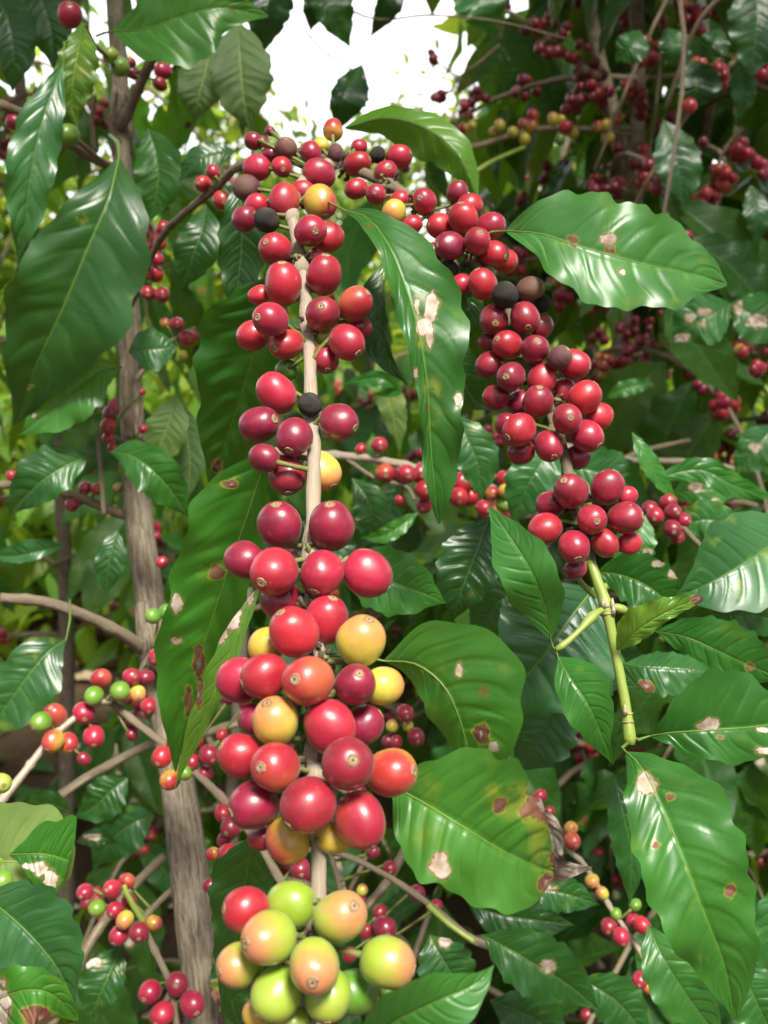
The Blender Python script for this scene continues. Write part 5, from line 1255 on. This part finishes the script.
# manual leaves hanging from the crowns at the top and right
B14 = spray('dark hanging leaves along the top edge beside the bright gap', P(350, -30, 1.0))
branch_part(B14, [(230, -40, 1.0), (300, -18, 1.0), (370, 18, 1.0), (430, 15, 1.0), (500, 22, 1.02), (570, 40, 1.05)], .0012, .001, name='stem')
branch_part(B14, [(305, 30, 1.04), (322, 50, 1.03), (340, 62, 1.02), (352, 70, 1.02)], .0011, .0009, name='side_twig')
for k, (a, b, w_, tn) in enumerate([((318, -35), (350, 48), 27, 1.3), ((392, -45), (370, 38), 17, .6), ((285, -40), (262, 56), 26, .7), ((455, -25), (491, 37), 27, 1.6), ((362, 64), (338, 132), 25, .8), ((508, -30), (470, 20), 15, .6), ((338, -30), (310, 32), 18, .5)]):
    d_ = 1.0 + .02 * k
    leaf(B14, [(*a, d_), ((a[0] + b[0]) / 2 + (8 if k % 2 else -7), (a[1] + b[1]) / 2, d_ - .03), (*b, d_)], w_, w_ * (.55 + .13 * (k % 4)), 20 * (k % 3) - 15, 15, TD, wave=.12, quilt=.04, seed=130 + k, tint=(.9 * tn, 1.2 * tn, 1.1 * tn), nu=36, nv=6)
B15 = spray('broad dark leaves hanging at the upper right corner in the shade', P(760, -20, .95))
branch_part(B15, [(800, -30, .96), (750, -20, .95), (700, 20, .96), (665, 110, 1.0)], .0026, .002, name='stem')
for k, (a, b, w_, tn, d_) in enumerate([((756, -25), (750, 78), 34, 1.0, .95), ((664, 120), (684, 212), 25, 1.2, 1.0), ((640, 30), (615, 62), 18, 1.5, 1.02), ((668, 28), (672, 68), 18, 1.3, 1.02), ((720, 28), (700, 58), 16, 1.2, 1.02), ((738, 60), (740, 120), 14, 1.3, .98), ((690, 60), (695, 110), 26, .7, 1.04), ((750, 185), (756, 245), 15, 1.2, 1.0)]):
    leaf(B15, [(*a, d_), ((a[0] + b[0]) / 2 + 4, (a[1] + b[1]) / 2, d_ - .01), (*b, d_)], w_, w_ * .9, 5, 5, TD, wave=.06, quilt=.06, seed=150 + k, tint=(1.0 * tn, 1.35 * tn, 1.2 * tn), nu=36, nv=6)

# ================================================================== LIGHT
w = bpy.data.worlds.new('World'); sc.world = w; w.use_nodes = True
nt = w.node_tree; nt.nodes.clear()
SUN_EL, SUN_AZ = math.radians(57), math.radians(160)      # azimuth measured from +Y (ahead), negative = to the left
sky = nt.nodes.new('ShaderNodeTexSky'); sky.sky_type = 'NISHITA'; sky.sun_disc = False
sky.sun_elevation = SUN_EL; sky.sun_rotation = SUN_AZ; sky.dust_density = 3.0; sky.air_density = 1.0; sky.ozone_density = 0.6
bg = nt.nodes.new('ShaderNodeBackground'); bg.inputs[1].default_value = 0.05
ow = nt.nodes.new('ShaderNodeOutputWorld')
hs = nt.nodes.new('ShaderNodeHueSaturation'); hs.inputs['Saturation'].default_value = 0.55
nt.links.new(sky.outputs[0], hs.inputs['Color'])
# thin bright cloud added to whiten the sky: broken overhead, a solid bank low in the north
class WN(NT):
    def __init__(s, tree): s.t = tree
q = WN(nt)
gdir = q.n('ShaderNodeTexCoord').outputs['Generated']
sp = q.n('ShaderNodeSeparateXYZ', ins={0: gdir})
cl = q.noise(gdir, 2.6, 6.0, 0.62)
bank = q.m('MULTIPLY', q.ramp(sp.outputs[1], 0.35, 0.85), q.ramp(sp.outputs[2], 0.42, 0.62, 1.0, 0.0))
mask = q.ramp(q.m('ADD', cl, q.m('MULTIPLY', bank, 0.55)), 0.52, 0.72)
col = q.mix(mask, hs.outputs[0], (20.0, 20.4, 21.0))
nt.links.new(col, bg.inputs[0]); nt.links.new(bg.outputs[0], ow.inputs[0])
sd = bpy.data.lights.new('sun', 'SUN'); sd.energy = 4.0; sd.angle = math.radians(15); sd.color = (1.0, .95, .86)
so = bpy.data.objects.new('sun', sd); COL.objects.link(so)
dirv = Vector((math.sin(SUN_AZ) * math.cos(SUN_EL), math.cos(SUN_AZ) * math.cos(SUN_EL), math.sin(SUN_EL)))
so.rotation_euler = dirv.to_track_quat('Z', 'Y').to_euler()
so.location = dirv * 20

vs_ = sc.view_settings
vs_.view_transform = 'Standard'; vs_.look = 'None'; vs_.gamma = 1.0; vs_.exposure = 1.25; vs_.use_curve_mapping = False
sc.render.engine = 'CYCLES'
cy = sc.cycles
cy.use_denoising = True
cy.max_bounces = 5; cy.diffuse_bounces = 3; cy.glossy_bounces = 2; cy.transmission_bounces = 3; cy.transparent_max_bounces = 4
cy.sample_clamp_indirect = 6.0
cy.use_adaptive_sampling = True
